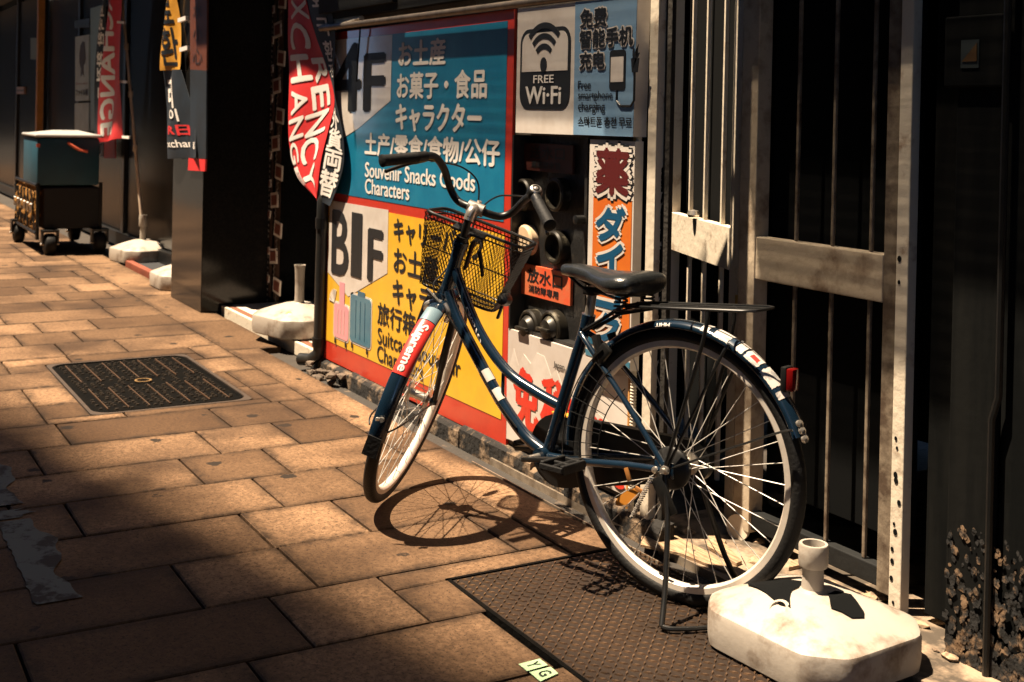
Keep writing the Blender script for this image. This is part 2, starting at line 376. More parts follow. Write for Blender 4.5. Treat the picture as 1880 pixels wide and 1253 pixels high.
b = B(); b.box((-5.33, 2.05, 1.59), (-3.62, 2.09, 2.6)); b.box((-5.31, 2.03, 1.62), (-4.5, 2.05, 1.9)); at0(b, O).build('fascia', DARK, bld, smooth=0)
AWN = M('awning_sheet', (.05, .05, .055), .6)
b = B(); b.box((-7.35, 1.665, 2.6), (-5.25, 2.34, 2.66)); b.box((-5.25, 1.82, 2.6), (-3.9, 2.34, 2.66)); b.box((-7.35, 1.655, 2.6), (-5.25, 1.665, 2.75)); at0(b, O).build('awning', AWN, bld, smooth=0)
b = B(); n_ = 16
for k in range(n_): y = 1.592 + k * .0145; b.box((-5.25, y, 2.6), (-3.25 if y < 1.83 else -3.9, y + .0085, 2.604))
for k in range(9): y = 1.575 + k * .0145; b.box((-3.25, y, 2.606), (-2.82, y + .0085, 2.61))
at0(b, O).build('part_sun_slats', AWN, bld, smooth=0)  # unseen slats added to let part of the sun onto the signs
# steel angle along the gutter
b = B(); b.box((-3.65, 2.046, -.03), (-2.3, 2.054, .004)); b.box((-3.65, 1.974, -.03), (-2.0, 1.978, .0015)); at0(b, O).build('gutter_edge', M('bright_steel_edge', (.5, .42, .33), .35, metal=.7, col2=(.15, .1, .06), scale=20), bld, smooth=0)

oppo = thing('opposite_building', 'tall plain building across the street that shades the roadway', 'building', (-4, -10, 0))
b = B()
dn = V((.9766, .215, 0)); nn = V((.215, -.9766, 0)); c0 = V((-8.07, -6.44, 0))
def ob(s0, s1, d0, d1, z0, z1): b.prism([c0 + dn * s0 + nn * d0 + V((0, 0, z0)), c0 + dn * s1 + nn * d0 + V((0, 0, z0)), c0 + dn * s1 + nn * d1 + V((0, 0, z0)), c0 + dn * s0 + nn * d1 + V((0, 0, z0))], (0, 0, z1 - z0))
ob(-34, 13, 0, 8, 0, 23.2)
at0(b, (-4, -10, 0)).build('wall', M('far_render', (.08, .075, .07), .8, col2=(.05, .048, .045), scale=.6), oppo, smooth=0)
b = B()                                                    # unseen slats, thinning upwards, added to soften the roof's shadow edge
for k in range(25):
    zz = 23.3 + k * .19; ob(-34, 13, 1.0, 1.04, zz, zz + .19 * (1 - ((k + .5) / 25.5) ** 1.3))
at0(b, (-4, -10, 0)).build('shade_slats', M('far_slat', (.2, .2, .2), .7), oppo, smooth=0)
for nm, lab, lo, hi in (('sky_block_storeys', 'plain unseen upper storeys added over the shops to keep sky light out', (-45, 2.45, 2.75), (14, 9, 16)), ('sky_block_end', 'plain unseen block added at the near street end to keep sky light out', (13, -6, 0), (20, 9, 16)), ('sky_block_end', 'plain unseen block added at the far street end to keep sky light out', (-52, -14, 0), (-46, 9, 14))):
    o = thing(nm, lab, 'building', (lo[0], lo[1], 0)); b = B(); b.box(lo, hi); at0(b, (lo[0], lo[1], 0)).build('wall', MATS['far_render'], o, smooth=0)  # unseen masses added to cut the sky light in the street
for r_ in range(7):
    for k in range(14):
        b = B(); s = -32 + k * 3.2; z = 1.2 + r_ * 3.2
        ob(s, s + 1.6, -.02, .02, z, z + 1.5); at0(b, (-4, -10, 0)).build('window', M('dark_glass', (.01, .012, .014), .1), oppo, smooth=0)

# ------------------------------------------------------------------ flat signs
YW = 2.078
def wp(px, py, y=2.08): p = on_wall(px, py, y); return p.x, p.z
class Sign:
    def __init__(s, name, label, cat, y=YW): s.o = thing(name, label, cat, (0, y, 0)); s.y = y
    def panel(s, name, pts, k, mat, px=True, t=.0011, sub=None):
        P = [wp(*p, s.y) if px else p for p in pts]
        b = B(); b.prism([(x, -.0014 * k, z) for x, z in P], (0, t if (k or t > .01) else .01, 0)); return b.build(name, mat, sub or s.o, smooth=0)
    def rect(s, name, x0, z0, x1, z1, k, mat, **kw):
        if s.o.name.startswith('pharmacy'): q = s.y / 2.08; x0, x1, z0, z1 = x0 * q, x1 * q, 1.17 + (z0 - 1.17) * q, 1.17 + (z1 - 1.17) * q
        return s.panel(name, [(x0, z0), (x1, z0), (x1, z1), (x0, z1)], k, mat, px=False, **kw)
    def word(s, txt, xl, yt, yb, xr, mat, k=2, bold=(.006, .012), sub=None):
        """xl, yt, yb: left edge, top and bottom of the string measured at its left edge; xr: right edge"""
        x0, z1 = wp(xl, yt, s.y); _, z0 = wp(xl, yb, s.y); x1, _ = wp(xr, yt, s.y)
        return text(txt, lambda u, v, h: V((x0 + (x1 - x0) * u, -.0014 * k - .0003 - h, z0 + (z1 - z0) * v)), mat, sub or s.o, bold)
def roundpts(x0, z0, x1, z1, r, n=6):
    return [(p.x, p.y) for p in rrect((x0 + x1) / 2, (z0 + z1) / 2, (x1 - x0) / 2, (z1 - z0) / 2, r, 0, n)]

def vinyl(name, col, col2): return M(name, col, .3, col2=col2, scale=7, var=.55, bump=.22, bscale=4, coat=.6)
BLUE = vinyl('vinyl_teal', (.008, .155, .29), (.016, .22, .36)); YEL = vinyl('vinyl_yellow', (.76, .45, .028), (.68, .36, .035)); VRED = vinyl('vinyl_red', (.52, .038, .018), (.4, .03, .018))
VWHITE = vinyl('vinyl_white', (.66, .61, .56), (.5, .43, .37)); ORANGE = vinyl('vinyl_orange', (.62, .16, .022), (.54, .1, .02)); PALEBLUE = vinyl('vinyl_pale_blue', (.17, .3, .46), (.22, .34, .47))
NAVY = vinyl('vinyl_navy', (.012, .1, .18), (.02, .13, .22)); PINK = vinyl('vinyl_pink', (.8, .3, .36), (.75, .35, .38)); STEELB = vinyl('vinyl_steel_blue', (.03, .15, .24), (.08, .22, .3))
P = Sign('banner_poster', 'large red-edged poster with blue 4F half above a yellow B1F half', 'poster')
P.rect('sheet', -5.29, .05, -3.6, 1.535, 0, VRED)
P.rect('upper_panel', -5.255, .81, -3.645, 1.497, 1, BLUE)
P.rect('lower_panel', -5.255, .135, -3.635, .768, 1, YEL)
P.panel('number_panel', [(612, 74), (721, 64), (718, 185), (660, 235), (618, 262)], 2, VWHITE)
P.panel('number_panel', [(607, 368), (714, 386), (712, 502), (640, 545), (603, 500)], 2, VWHITE)
P.word('4', 614, 85, 203, 664, BLACK, 3, (.05, .02)); P.word('F', 672, 102, 203, 708, BLACK, 3, (.07, .03))
P.word('お土産', 734, 78, 123, 819, INKW, 2, (.013, .03)); P.word('お菓子・食品', 731, 135, 181, 895, INKW, 2, (.006, .03)); P.word('キャラクター', 729, 191, 239, 885, INKW, 2, (.009, .035))
P.word('土产/零食/食物/公仔', 672, 244, 284, 919, INKW, 2, (.004, .03)); P.word('Souvenir Snacks Goods', 672, 298, 325, 874, INKW, 2, (.003, .02)); P.word('Characters', 672, 328, 355, 753, INKW, 2, (.006, .02))
P.word('B', 613, 387, 500, 642, BLACK, 3, (.05, .025)); P.word('1', 648, 390, 507, 667, BLACK, 3, (.025, .005)); P.word('F', 679, 421, 513, 704, BLACK, 3, (.08, .03))
P.word('キャリーバッグ', 725, 399, 442, 892, BLACK, 2, (.005, .03)); P.word('お土産', 725, 453, 500, 806, BLACK, 2, (.008, .025)); P.word('キャラクター', 723, 511, 558, 876, BLACK, 2, (.006, .025))
P.word('旅行箱', 695, 554, 594, 764, BLACK, 2, (.007, .02)); P.word('Suitcase Souvenir', 695, 601, 630, 848, BLACK, 2, (.0025, .01)); P.word('Characters', 694, 633, 662, 779, BLACK, 2, (.004, .01))
def case_print(name, l, t, r, bt, mat, out):
    x0, z1 = wp(l, t); x1, z0 = wp(r, bt)
    o = P.panel(name, roundpts(x0 - .008, z0 - .008, x1 + .008, z1 + .008, .025), 2, out, px=False)
    P.panel('shell', roundpts(x0, z0, x1, z1, .02), 3, mat, px=False, sub=o)
    for k in (.28, .5, .72): P.rect('groove', x0 + (x1 - x0) * k - .002, z0 + .02, x0 + (x1 - x0) * k + .002, z1 - .02, 4, out if mat is PINK else NAVY, sub=o)
    for k in (.12, .85): P.panel('wheel', roundpts(x0 + (x1 - x0) * k - .008, z0 - .03, x0 + (x1 - x0) * k + .008, z0 - .004, .007), 4, BLACK, px=False, sub=o)
    P.rect('handle', x0 + (x1 - x0) * .35, z1, x0 + (x1 - x0) * .7, z1 + (.1 if mat is PINK else .022), 3, PINK if mat is PINK else NAVY, sub=o)
    return o
case_print('suitcase_print', 616, 555, 641, 628, PINK, VWHITE); case_print('suitcase_print', 646, 539, 682, 641, STEELB, VWHITE)
b = B(); fx, fz = wp(616, 556)
for k in range(7):
    a = radians(75 + k * 16); b.prism([(fx, -.0042, fz), (fx + .062 * cos(a - .09), -.0042, fz + .062 * sin(a - .09)), (fx + .062 * cos(a + .09), -.0042, fz + .062 * sin(a + .09))], (0, .001, 0))
b.build('fan_print', VWHITE, P.o, smooth=0)

W_ = Sign('wifi_sign', 'white and pale blue sign reading FREE Wi-Fi and phone charging, above the black cabinet', 'sign', 2.035)
W_.panel('board', [(951, 17), (946.5, 244), (1163, 252), (1171, -7)], 0, VWHITE, t=.045); W_.panel('charging_panel', [(1057, 4), (1053, 247.5), (1162.5, 251.5), (1170.5, -6)], 1, PALEBLUE)
x0, z1 = wp(957, 56, W_.y); x1, z0 = wp(1046, 202, W_.y); _, zs = wp(957, 133, W_.y)
W_.panel('icon_frame', roundpts(x0, z0, x1, z1, .05), 1, BLACK, px=False); 
W_.panel('icon_field', [p for p in roundpts(x0 + .014, zs - .06, x1 - .014, z1 - .014, .038) if p[1] > zs] + [(x0 + .014, zs), (x1 - .014, zs)], 2, VWHITE, px=False)
b = B(); cx_, cz_ = wp(999.5, 121, W_.y)
for r0, r1 in ((.062, .082), (.1, .12), (.138, .16)):
    n = 14; a = [radians(46 + 88 * k / n) for k in range(n + 1)]
    r0 *= .86; r1 *= .86
    b.prism([(cx_ + r0 * cos(t), -.0042, cz_ + r0 * sin(t)) for t in a] + [(cx_ + r1 * cos(t), -.0042, cz_ + r1 * sin(t)) for t in a[::-1]], (0, .001, 0))
b.prism([(cx_ + .02 * cos(t * pi / 8), -.0042, cz_ + .003 + .024 * sin(t * pi / 8)) for t in range(16)], (0, .001, 0))
b.build('wifi_symbol', BLACK, W_.o, smooth=0)
W_.word('FREE', 981, 139, 153, 1018, INKW, 2, (.01, .01)); W_.word('Wi·Fi', 967, 160, 191, 1031, INKW, 2, (.014, .02))
def twotone(txt, xl, yt, yb, xr, f, bk, k, sub=None, b1=.02, b2=.006):
    yy = sub.location.y; x0, z1 = wp(xl, yt, yy); _, z0 = wp(xl, yb, yy); x1, _ = wp(xr, yt, yy); H_ = z1 - z0; W0 = x1 - x0
    e = b1
    # same placement as word(), drawn twice: a wide pale outline under the letters
    for q, (m_, w_) in enumerate(((bk, e), (f, b2))):
        offs = [(cos(t * pi / 4) * w_, sin(t * pi / 4) * w_) for t in range(8)] if q == 0 else [(-w_, 0), (w_, 0), (0, w_), (0, -w_)]
        uv, fs = glyphs(txt); b = B()
        for i, (dx, dz) in enumerate(offs):
            vs = [b.bm.verts.new((x0 + W0 * u + dx, -.0014 * (k + q) - .0003 - .0001 * i, z0 + H_ * v + dz)) for u, v in uv]
            for fc_ in fs:
                try: b.bm.faces.new([vs[i2] for i2 in fc_])
                except ValueError: pass
        b.build('letter_outline' if q == 0 else 'lettering', m_, sub, smooth=0, fix=False)
for t_, a_ in (('免费', (1068, 19, 52, 1116)), ('智能手机', (1067, 57, 89, 1164)), ('充电', (1067, 97, 128, 1112))): twotone(t_, *a_, BLACK, VWHITE, 2, W_.o, b1=.006, b2=.0022)
W_.word('Free', 1063, 149, 164, 1086, BLACK, 2, (.012, .01)); W_.word('smartphone', 1063, 168, 186, 1126, BLACK, 2, (.004, .01)); W_.word('charging', 1063, 188, 207, 1112, BLACK, 2, (.006, .01)); W_.word('스마트폰 충전 무료', 1063, 214, 230, 1161, BLACK, 2, (.005, .02))
x0, z1 = wp(1121, 93, W_.y); x1, z0 = wp(1149, 166, W_.y)
W_.panel('phone_print', roundpts(x0, z0, x1, z1, .012), 2, BLACK, px=False); W_.rect('phone_screen', x0 + .009, z0 + .024, x1 - .009, z1 - .02, 3, VWHITE)
b = B(); xm = (x0 + x1) / 2
b.tube([(xm, -.003, z0), (xm, -.003, z0 - .03), (xm + .02, -.003, z0 - .045), (x1 + .03, -.003, z0 - .045), (x1 + .045, -.003, z0 - .03), (x1 + .045, -.003, z0 + .05)], .0035, 6)
b.prism([(x1 + .033, -.004, z0 + .05), (x1 + .06, -.004, z0 + .05), (x1 + .066, -.004, z0 + .09), (x1 + .027, -.004, z0 + .09)], (0, .002, 0)); b.box((x1 + .034, -.004, z0 + .095), (x1 + .041, -.002, z0 + .118)); b.box((x1 + .052, -.004, z0 + .095), (x1 + .059, -.002, z0 + .118))
b.prism([(x1 + .03, -.004, z1 - .03), (x1 + .062, -.004, z1 + .012), (x1 + .054, -.004, z1 - .012), (x1 + .068, -.004, z1 - .012), (x1 + .036, -.004, z1 - .06), (x1 + .046, -.004, z1 - .03)], (0, .002, 0))
b.build('cable_print', BLACK, W_.o, smooth=0)

D = Sign('pharmacy_sign', 'narrow orange upright sign with big blue katakana under a white top, behind the saddle', 'sign', 2.042)
D.rect('board', -3.127, .44, -2.893, 1.106, 0, VWHITE, t=.03); D.rect('orange_panel', -3.1, .52, -2.9, .932, 1, ORANGE)
MAROON = M('ink_maroon', (.09, .012, .012), .4); INKBL = M('ink_blue', (.008, .07, .15), .35)
twotone('薬', 1098, 274, 353, 1157, MAROON, VWHITE, 2, D.o, b1=.02, b2=.006)
twotone('薬', 1098, 274, 353, 1157, MAROON, BLACK, 1, D.o, b1=.026, b2=.0)
for t_, a_ in (('ダ', (1098, 378, 438, 1150)), ('イ', (1099, 444, 500, 1145)), ('コ', (1096, 512, 562, 1140)), ('ク', (1094, 572, 622, 1138))): twotone(t_, *a_, INKBL, VWHITE, 2, D.o, b1=.015, b2=.006)
D.rect('blue_band', -3.126, .486, -2.894, .512, 1, NAVY); D.rect('blue_band', -3.126, .448, -2.894, .466, 1, STEELB)

T = Sign('tax_free_poster', 'white poster with red duty-free characters low on the wall behind the bicycle frame', 'poster')
T.rect('sheet', -3.598, .078, -2.875, .452, 0, M('vinyl_greyed', (.55, .5, .46), .35, col2=(.45, .38, .32), scale=5))
T.panel('white_burst', [(931, 805), (931, 690), (944, 640), (952, 672), (962, 650), (975, 668), (986, 648), (1000, 655), (1012, 690), (1022, 678), (1034, 712), (1044, 700), (1060, 730), (1085, 690), (1100, 700), (1130, 690), (1162, 690), (1160, 903)], 1, VWHITE)
T.word('免', 947, 672, 776, 990, RED, 2, (.07, .035)); T.word('税', 997, 690, 790, 1052, RED, 2, (.055, .035)); T.word('Tax', 1056, 735, 783, 1127, RED, 2, (.03, .04)); T.word('Free', 1062, 816, 860, 1148, RED, 2, (.02, .04)); T.word('Japan.', 1018, 663, 676, 1040, BLACK, 2, (.012, .02))

# fire-service inlet cabinet
cab = thing('fire_inlet_cabinet', 'black cabinet of round fire hose inlets with a red lettered plate, right of the poster', 'hose cabinet', (-3.36, 2.08, 0))
CO = V((-3.36, 2.08, 0))
CABM = M('blackened_steel', (.02, .02, .02), .45, metal=.3, col2=(.1, .085, .065), scale=12, var=.6, lo=.55, hi=.75, bump=.2)
b = B(); b.box((-3.66, 2.13, .35), (-3.1, 2.15, 1.15), .003); b.box((-3.594, 2.076, .453), (-3.586, 2.13, 1.108)); b.box((-3.146, 2.076, .453), (-3.132, 2.13, 1.108)); b.box((-3.586, 2.09, .453), (-3.146, 2.13, .462)); at0(b, CO).build('case', CABM, cab, smooth=0)
def cwp(px, py): p = on_wall(px, py, 2.124); return p.x, p.z
def plate(l, t, r, bt, mat, tmat, t1, t2):
    x0, z1 = cwp(l, t); x1, _ = cwp(r, t); _, z0 = cwp(l, bt)
    b = B(); b.box((x0, 2.118, z0), (x1, 2.1285, z1), .001); o = at0(b, CO).build('plate', mat, cab, smooth=0)
    W0, H0 = x1 - x0, z1 - z0
    for s_, (a0, c0_, a1, c1) in ((t1, (.17, .45, .85, .9)), (t2, (.2, .12, .78, .36))):
        text(s_, lambda u, v, h: V((x0 + W0 * (a0 + (a1 - a0) * u), 2.1172 - h, z0 + H0 * (c0_ + (c1 - c0_) * v))) - CO, tmat, o, (.008, .02))
plate(957, 482, 1051, 538, M('weathered_red_plate', (.62, .09, .035), .4, col2=(.5, .16, .07), scale=14, var=.8), BLACK, '放水口', '消防隊専用')
plate(962, 262, 1055, 312, M('dim_red_plate', (.06, .014, .01), .5, col2=(.03, .01, .008), scale=14), BLACK, '送水口', '連結送水管')
def socket(px, py, r, shut):
    x, z = cwp(px, py); c = V((x, 2.129, z)) - CO; ax = (0, -1, 0)
    b = B(); b.lathe(c, ax, [(r, 0), (r, .03), (r * .9, .036), (r * .8, .036), (r * .76, .012), (r * .3, .008), (.001, .014)], 28)
    if shut: b.lathe(c, ax, [(r * .74, .012), (r * .74, .03), (r * .5, .05), (.001, .056)], 28); b.box(c + V((-r * .55, -.065, -.006)), c + V((r * .55, -.05, .006)), .003)
    return b.build('inlet', CHROME if False else M('tarnished_brass', (.016, .014, .01), .4, metal=.3, col2=(.2, .18, .13), scale=16, var=.7, lo=.57, hi=.7), cab)
for a_ in ((1028, 455, .055, 0), (1030, 358, .055, 0), (970, 358, .055, 0), (982, 602, .062, 1), (1022, 604, .062, 1)): socket(*a_)
x, z = cwp(972, 441); b = B(); b.lathe(V((x, 2.129, z)) - CO, (0, -1, 0), [(.052, 0), (.052, .025), (.045, .032), (.001, .034)], 28); b.build('cap', M('aged_cream_plastic', (.7, .55, .38), .5, col2=(.4, .25, .12), scale=12), cab)
x, z = cwp(955, 320); b = B(); b.prism([V((x + .016 * cos(t * pi / 10), 2.127, z + .025 * sin(t * pi / 10))) - CO for t in range(20)], (0, .001, 0)); o = b.build('sticker', VWHITE, cab, smooth=0)
b = B(); b.prism([V((x + .015 * cos(t), 2.1255, z - .003 + .021 * sin(t))) - CO for t in [pi + k * pi / 10 for k in range(11)]], (0, .001, 0)); b.build('sticker_print', BLACK, o, smooth=0)
b = B(); b.lathe(V((-3.14, 2.07, .86)) - CO, (0, -1, 0), [(.014, 0), (.014, .03), (.001, .032)], 12); b.build('knob', BLKM, cab)

# pipes right of the signs
def vpipe(name, label, x, y, r, z0, z1, mat, ribs=False):
    o = thing(name, label, 'pipe', (x, y, z0)); b = B()
    if ribs:
        n = int((z1 - z0) / .009); b.lathe((0, 0, 0), (0, 0, 1), [(r * (1 if k % 2 else .8), (z1 - z0) * k / (2 * n)) for k in range(2 * n + 1)], 12)
    else: b.cyl((0, 0, 0), (0, 0, z1 - z0), r, 14)
    b.build('tube', mat, o)
    for k in (.28, .72): b = B(); b.box((-r - .012, -.004, (z1 - z0) * k), (r + .012, r + .006, (z1 - z0) * k + .02), .002); b.build('clamp', BLKM, o)
    return o
vpipe('conduit', 'slim orange-tinted pipe at the right edge of the signs', -2.874, 2.07, .008, .05, 2.4, M('ochre_paint', (.6, .3, .09), .5, col2=(.35, .16, .05), scale=20))
vpipe('conduit', 'corrugated cream conduit beside the peeling cream post', -2.85, 2.062, .0095, .05, 2.4, STEELW, True)
def peel_post(name, label, x0, x1, y0, y1, z1, mat, edge=None):
    o = thing(name, label, 'post', (x0, y0, 0)); b = B(); b.box((0, 0, 0), (x1 - x0, y1 - y0, z1), .002); b.build('post', mat, o, smooth=0)
    return o
peel_post('post', 'peeling cream steel post between the conduit and the dark post', -2.808, -2.768, 2.062, 2.12, 2.5, STEELW)
dp = peel_post('post', 'dark weathered timber post at the left end of the gate', -2.765, -2.736, 2.085, 2.1, 2.5, M('dark_timber', (.022, .018, .014), .8, col2=(.008, .008, .007), scale=6, streak=(12, 12, 1), bump=.5))
random.seed(5); b = B()
for k in range(70):
    z = random.uniform(.3, 1.02); s = random.uniform(.003, .009); b.prism([(.001, -.002, z), (.001 - s, -.003, z + random.uniform(-.01, .01)), (.001, -.002, z + random.uniform(.008, .03))], (.003, .001, 0))
b.build('frayed_tape', VOID, dp, smooth=0)

# ------------------------------------------------------------------ folding gate
GY = 2.3
RST = M('rusty_shaded_steel', (.46, .38, .28), .6, col2=(.12, .065, .033), scale=9, var=.85, lo=.48, hi=.7, bump=.25, bscale=40)  # rusty cream steel, darkened further for the shade on this leaf
gate = thing('gate_leaf', 'cream steel gate leaf of upright bars set back and angled, next to the dark post', 'gate', (-2.645, GY, 0))
GD = V((-.957, .342, 0)).normalized(); GN = V((GD.y, -GD.x, 0))      # along the leaf; towards the street is -GN side
if GN.y > 0: GN = -GN
def leafbox(t0, t1, z0, z1, n0, n1, bev=.002):
    b = B(); pts = [GD * t + GN * n for t, n in ((t0, n0), (t1, n0), (t1, n1), (t0, n1))]; b.prism([p + V((0, 0, z0)) for p in pts], (0, 0, z1 - z0)); return b
leafbox(.03, .095, .03, 2.35, -.02, .02).build('stile', STEELW, gate, smooth=0); leafbox(.675, .735, .03, 2.35, -.02, .02).build('stile', STEELW, gate, smooth=0)
leafbox(.095, .675, .742, .863, -.012, .022).build('rail', STEELW, gate, smooth=0); leafbox(.095, .675, .05, .1, -.012, .018).build('rail', DARK, gate, smooth=0)
for t in (.51, .37, .215): leafbox(t - .0065, t + .0065, .1, .742, -.006, .006).build('bar', STEELW, gate, smooth=0); leafbox(t - .006, t + .006, .863, 2.35, -.006, .006).build('bar', STEELW, gate, smooth=0)
leafbox(.03, .735, .16, 2.35, -.07, -.06).build('bar_gap_shade', VOID, gate, smooth=0)  # added black sheet standing in for the dark passage behind the bars
b = B(); b.lathe(GD * .405 + GN * .026 + V((0, 0, .868)), (0, 0, 1), [(.016, 0), (.02, .008), (.016, .02), (.001, .024)], 14); b.build('bolt_head', CHROME, gate)
DIM = M('shade_dimmed_steel', (.2, .16, .115), .65, col2=(.05, .03, .018), scale=12, var=.9, bump=.25, bscale=40)  # steel with the right leaf's shade put into its colour
g2 = thing('gate_leaf', 'shaded grey-brown gate leaf of upright bars parallel to the street, behind the rear wheel', 'gate', (-2.6, GY, 0)); G0 = V((-2.6, GY, 0))
def gbox(lo, hi): b = B(); b.box(lo, hi, .003); return at0(b, G0)
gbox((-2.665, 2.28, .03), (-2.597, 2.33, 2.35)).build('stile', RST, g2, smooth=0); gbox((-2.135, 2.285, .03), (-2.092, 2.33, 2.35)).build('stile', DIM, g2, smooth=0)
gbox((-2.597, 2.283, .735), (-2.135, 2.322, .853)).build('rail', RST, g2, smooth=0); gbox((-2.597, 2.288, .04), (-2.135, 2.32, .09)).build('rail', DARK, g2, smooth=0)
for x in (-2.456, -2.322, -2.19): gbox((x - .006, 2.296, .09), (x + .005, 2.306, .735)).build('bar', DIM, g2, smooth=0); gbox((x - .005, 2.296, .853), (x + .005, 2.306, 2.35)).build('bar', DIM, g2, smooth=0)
gbox((-2.62, 2.36, .14), (-2.09, 2.37, 2.35)).build('bar_gap_shade', VOID, g2, smooth=0)  # black sheet added for the darkness behind this leaf
gp = thing('gate_post', 'perforated cream gate post with rust specks, lit low down behind the white base', 'post', (-2.06, GY, 0)); G0 = V((-2.06, GY, 0))
gbox((-2.082, 2.27, 0), (-2.044, 2.3, 2.4)).build('post', STEELW, gp, smooth=0)
random.seed(9); b = B()
for k in range(26):
    z = .03 + k * .04 + random.uniform(-.02, .02); x = -2.063 + random.uniform(-.01, .01)
    r_ = random.uniform(.003, .0075)
    if k > 9 and random.random() < .7: continue
    b.prism([(x + r_ * cos(t * pi / 4), 2.2685, z + r_ * 1.3 * sin(t * pi / 4)) for t in range(8)], (0, .001, 0))
at0(b, G0).build('hole_spots', VOID, gp, smooth=0)  # flat black discs drawn as the holes of the post
hp = thing('gate_post', 'narrow hinge post with a yellow latch between the two gate leaves', 'post', (-2.67, 2.3, 0)); G0 = V((-2.67, 2.3, 0))
b = B(); b.tube([(0, .02, .0), (0, .02, 2.4)], .012, 10); b.build('post', M('dark_rust', (.06, .035, .02), .7), hp); b = B(); b.box((-.016, -.012, .63), (.012, .02, .68), .003); b.build('latch', M('brass_latch', (.5, .3, .08), .4, metal=.5), hp)

# unseen sheet added to shade the gate, alley behind
aw = thing('gate_shade_sheet', 'unseen dark sheet added above the gate to shade it', 'awning', (-1.9, 2.0, 2.4)); b = B(); b.box((-.98, -.06, 0), (4, .8, .05)); b.build('sheet', AWN, aw, smooth=0)
b = B()
for k in range(16): b.box((-.98, -.29 + k * .0145, 0), (4, -.29 + k * .0145 + .0108, .004))
b.build('part_sun_slats', AWN, aw, smooth=0)  # slats added so the gate gets partial sun
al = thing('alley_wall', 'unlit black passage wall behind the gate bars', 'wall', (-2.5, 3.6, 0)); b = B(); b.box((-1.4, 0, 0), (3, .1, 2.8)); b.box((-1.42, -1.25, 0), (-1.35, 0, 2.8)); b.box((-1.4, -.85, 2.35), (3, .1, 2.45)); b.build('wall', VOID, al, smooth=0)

# dark sheet-metal wall at the right
sw = thing('metal_wall', 'dark sheet metal wall filling the right edge of the picture', 'wall', (-1.6, 2.2, 0)); S0 = V((-1.6, 2.2, 0))
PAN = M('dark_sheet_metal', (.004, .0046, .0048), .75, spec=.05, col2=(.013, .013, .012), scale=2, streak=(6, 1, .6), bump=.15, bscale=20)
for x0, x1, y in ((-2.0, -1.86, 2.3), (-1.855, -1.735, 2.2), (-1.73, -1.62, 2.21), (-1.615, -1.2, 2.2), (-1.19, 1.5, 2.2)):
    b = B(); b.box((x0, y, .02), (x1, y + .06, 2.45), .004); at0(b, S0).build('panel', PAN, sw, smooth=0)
b = B(); b.tube([(-1.735, 2.19, 0), (-1.735, 2.19, .55), (-1.72, 2.19, .6), (-1.72, 2.19, 2.4)], .008, 8); at0(b, S0).build('cable', BLKM, sw)
b = B(); b.box((-1.88, 2.185, 1.255), (-1.725, 2.2, 1.41), .004); o = at0(b, S0).build('meter_box', PAN, sw, smooth=0)
b = B(); b.prism([V((x, 2.1825, z)) - S0 for x, z in ((-1.832, 1.296), (-1.785, 1.296), (-1.785, 1.357), (-1.832, 1.357))], (0, .002, 0)); st = b.build('sticker', M('dim_label', (.02, .028, .03), .5), o, smooth=0)
b = B(); b.prism([V((x, 2.1805, z)) - S0 for x, z in ((-1.828, 1.31), (-1.789, 1.31), (-1.789, 1.35))], (0, .0015, 0)); b.build('sticker_print', M('dim_orange', (.07, .035, .01), .5), st, smooth=0)
b = B()
random.seed(31)
for k in range(420):
    x = random.uniform(-1.85, -1.64); z = .3 * random.random() ** 1.7
    if -1.755 < x < -1.74: continue
    r_ = random.uniform(.003, .014) * (1.15 - z * 2); n_ = random.randint(5, 8)
    b.prism([(x + r_ * random.uniform(.5, 1.2) * cos(q * 2 * pi / n_), 2.1992 - .000012 * k, max(.001, z + r_ * 1.3 * random.uniform(.5, 1.2) * sin(q * 2 * pi / n_))) for q in range(n_)], (0, .0003, 0))
at0(b, S0).build('corroded_foot', M('flaking_rust', (.16, .1, .055), .85, col2=(.008, .008, .008), scale=22, var=1, lo=.4, hi=.5, bump=.8, bscale=40), sw, smooth=0)

# ------------------------------------------------------------------ recess left of the poster: pillar, step, hanging strips, drain pipe
GRAN = M('polished_granite', (.008, .0085, .009), .12, col2=(.02, .018, .016), scale=90, var=.6, spec=.22, bump=.03, bscale=6)
pl = thing('pillar', 'glossy black stone pillar between the flag bases', 'pillar', (-7.36, 2.0, 0)); b = B(); b.box((-.33, 0, 0), (.34, .85, 2.6), .004); b.build('shaft', GRAN, pl, smooth=0)
st = thing('doorstep', 'pale tiled doorstep with brown nosing between pillar and poster', 'step', (-6.2, 2.12, 0))
b = B(); b.box((-.81, .06, -.03), (.86, .62, .038)); b.build('tread', M('pale_tile', (.72, .63, .54), .45, col2=(.5, .4, .32), scale=8), st, smooth=0)
b = B(); b.box((-.82, 0, -.03), (.86, .018, .036), .003); b.box((-.82, .018, -.03), (.86, .026, .032)); b.build('edge_strip', STEELW, st, smooth=0)
b = B(); b.box((-.82, .026, -.03), (.86, .059, .037), .002); b.build('nosing', M('brown_nosing', (.2, .085, .05), .5), st, smooth=0)
dr = thing('door', 'dark shop door deep in the recess beside the hanging strips', 'door', (-6.2, 2.72, .04)); b = B(); b.box((-.85, 0, 0), (.85, .028, 2.3)); b.build('leaf', M('door_dark', (.01, .01, .011), .3), dr, smooth=0)
b = B(); b.box((-.02, -.02, 0), (.02, -.001, 2.3), .002); b.box((.45, -.02, 0), (.48, -.001, 2.3), .002); b.build('frame', M('dull_alu', (.06, .06, .062), .4, metal=.5), dr, smooth=0)
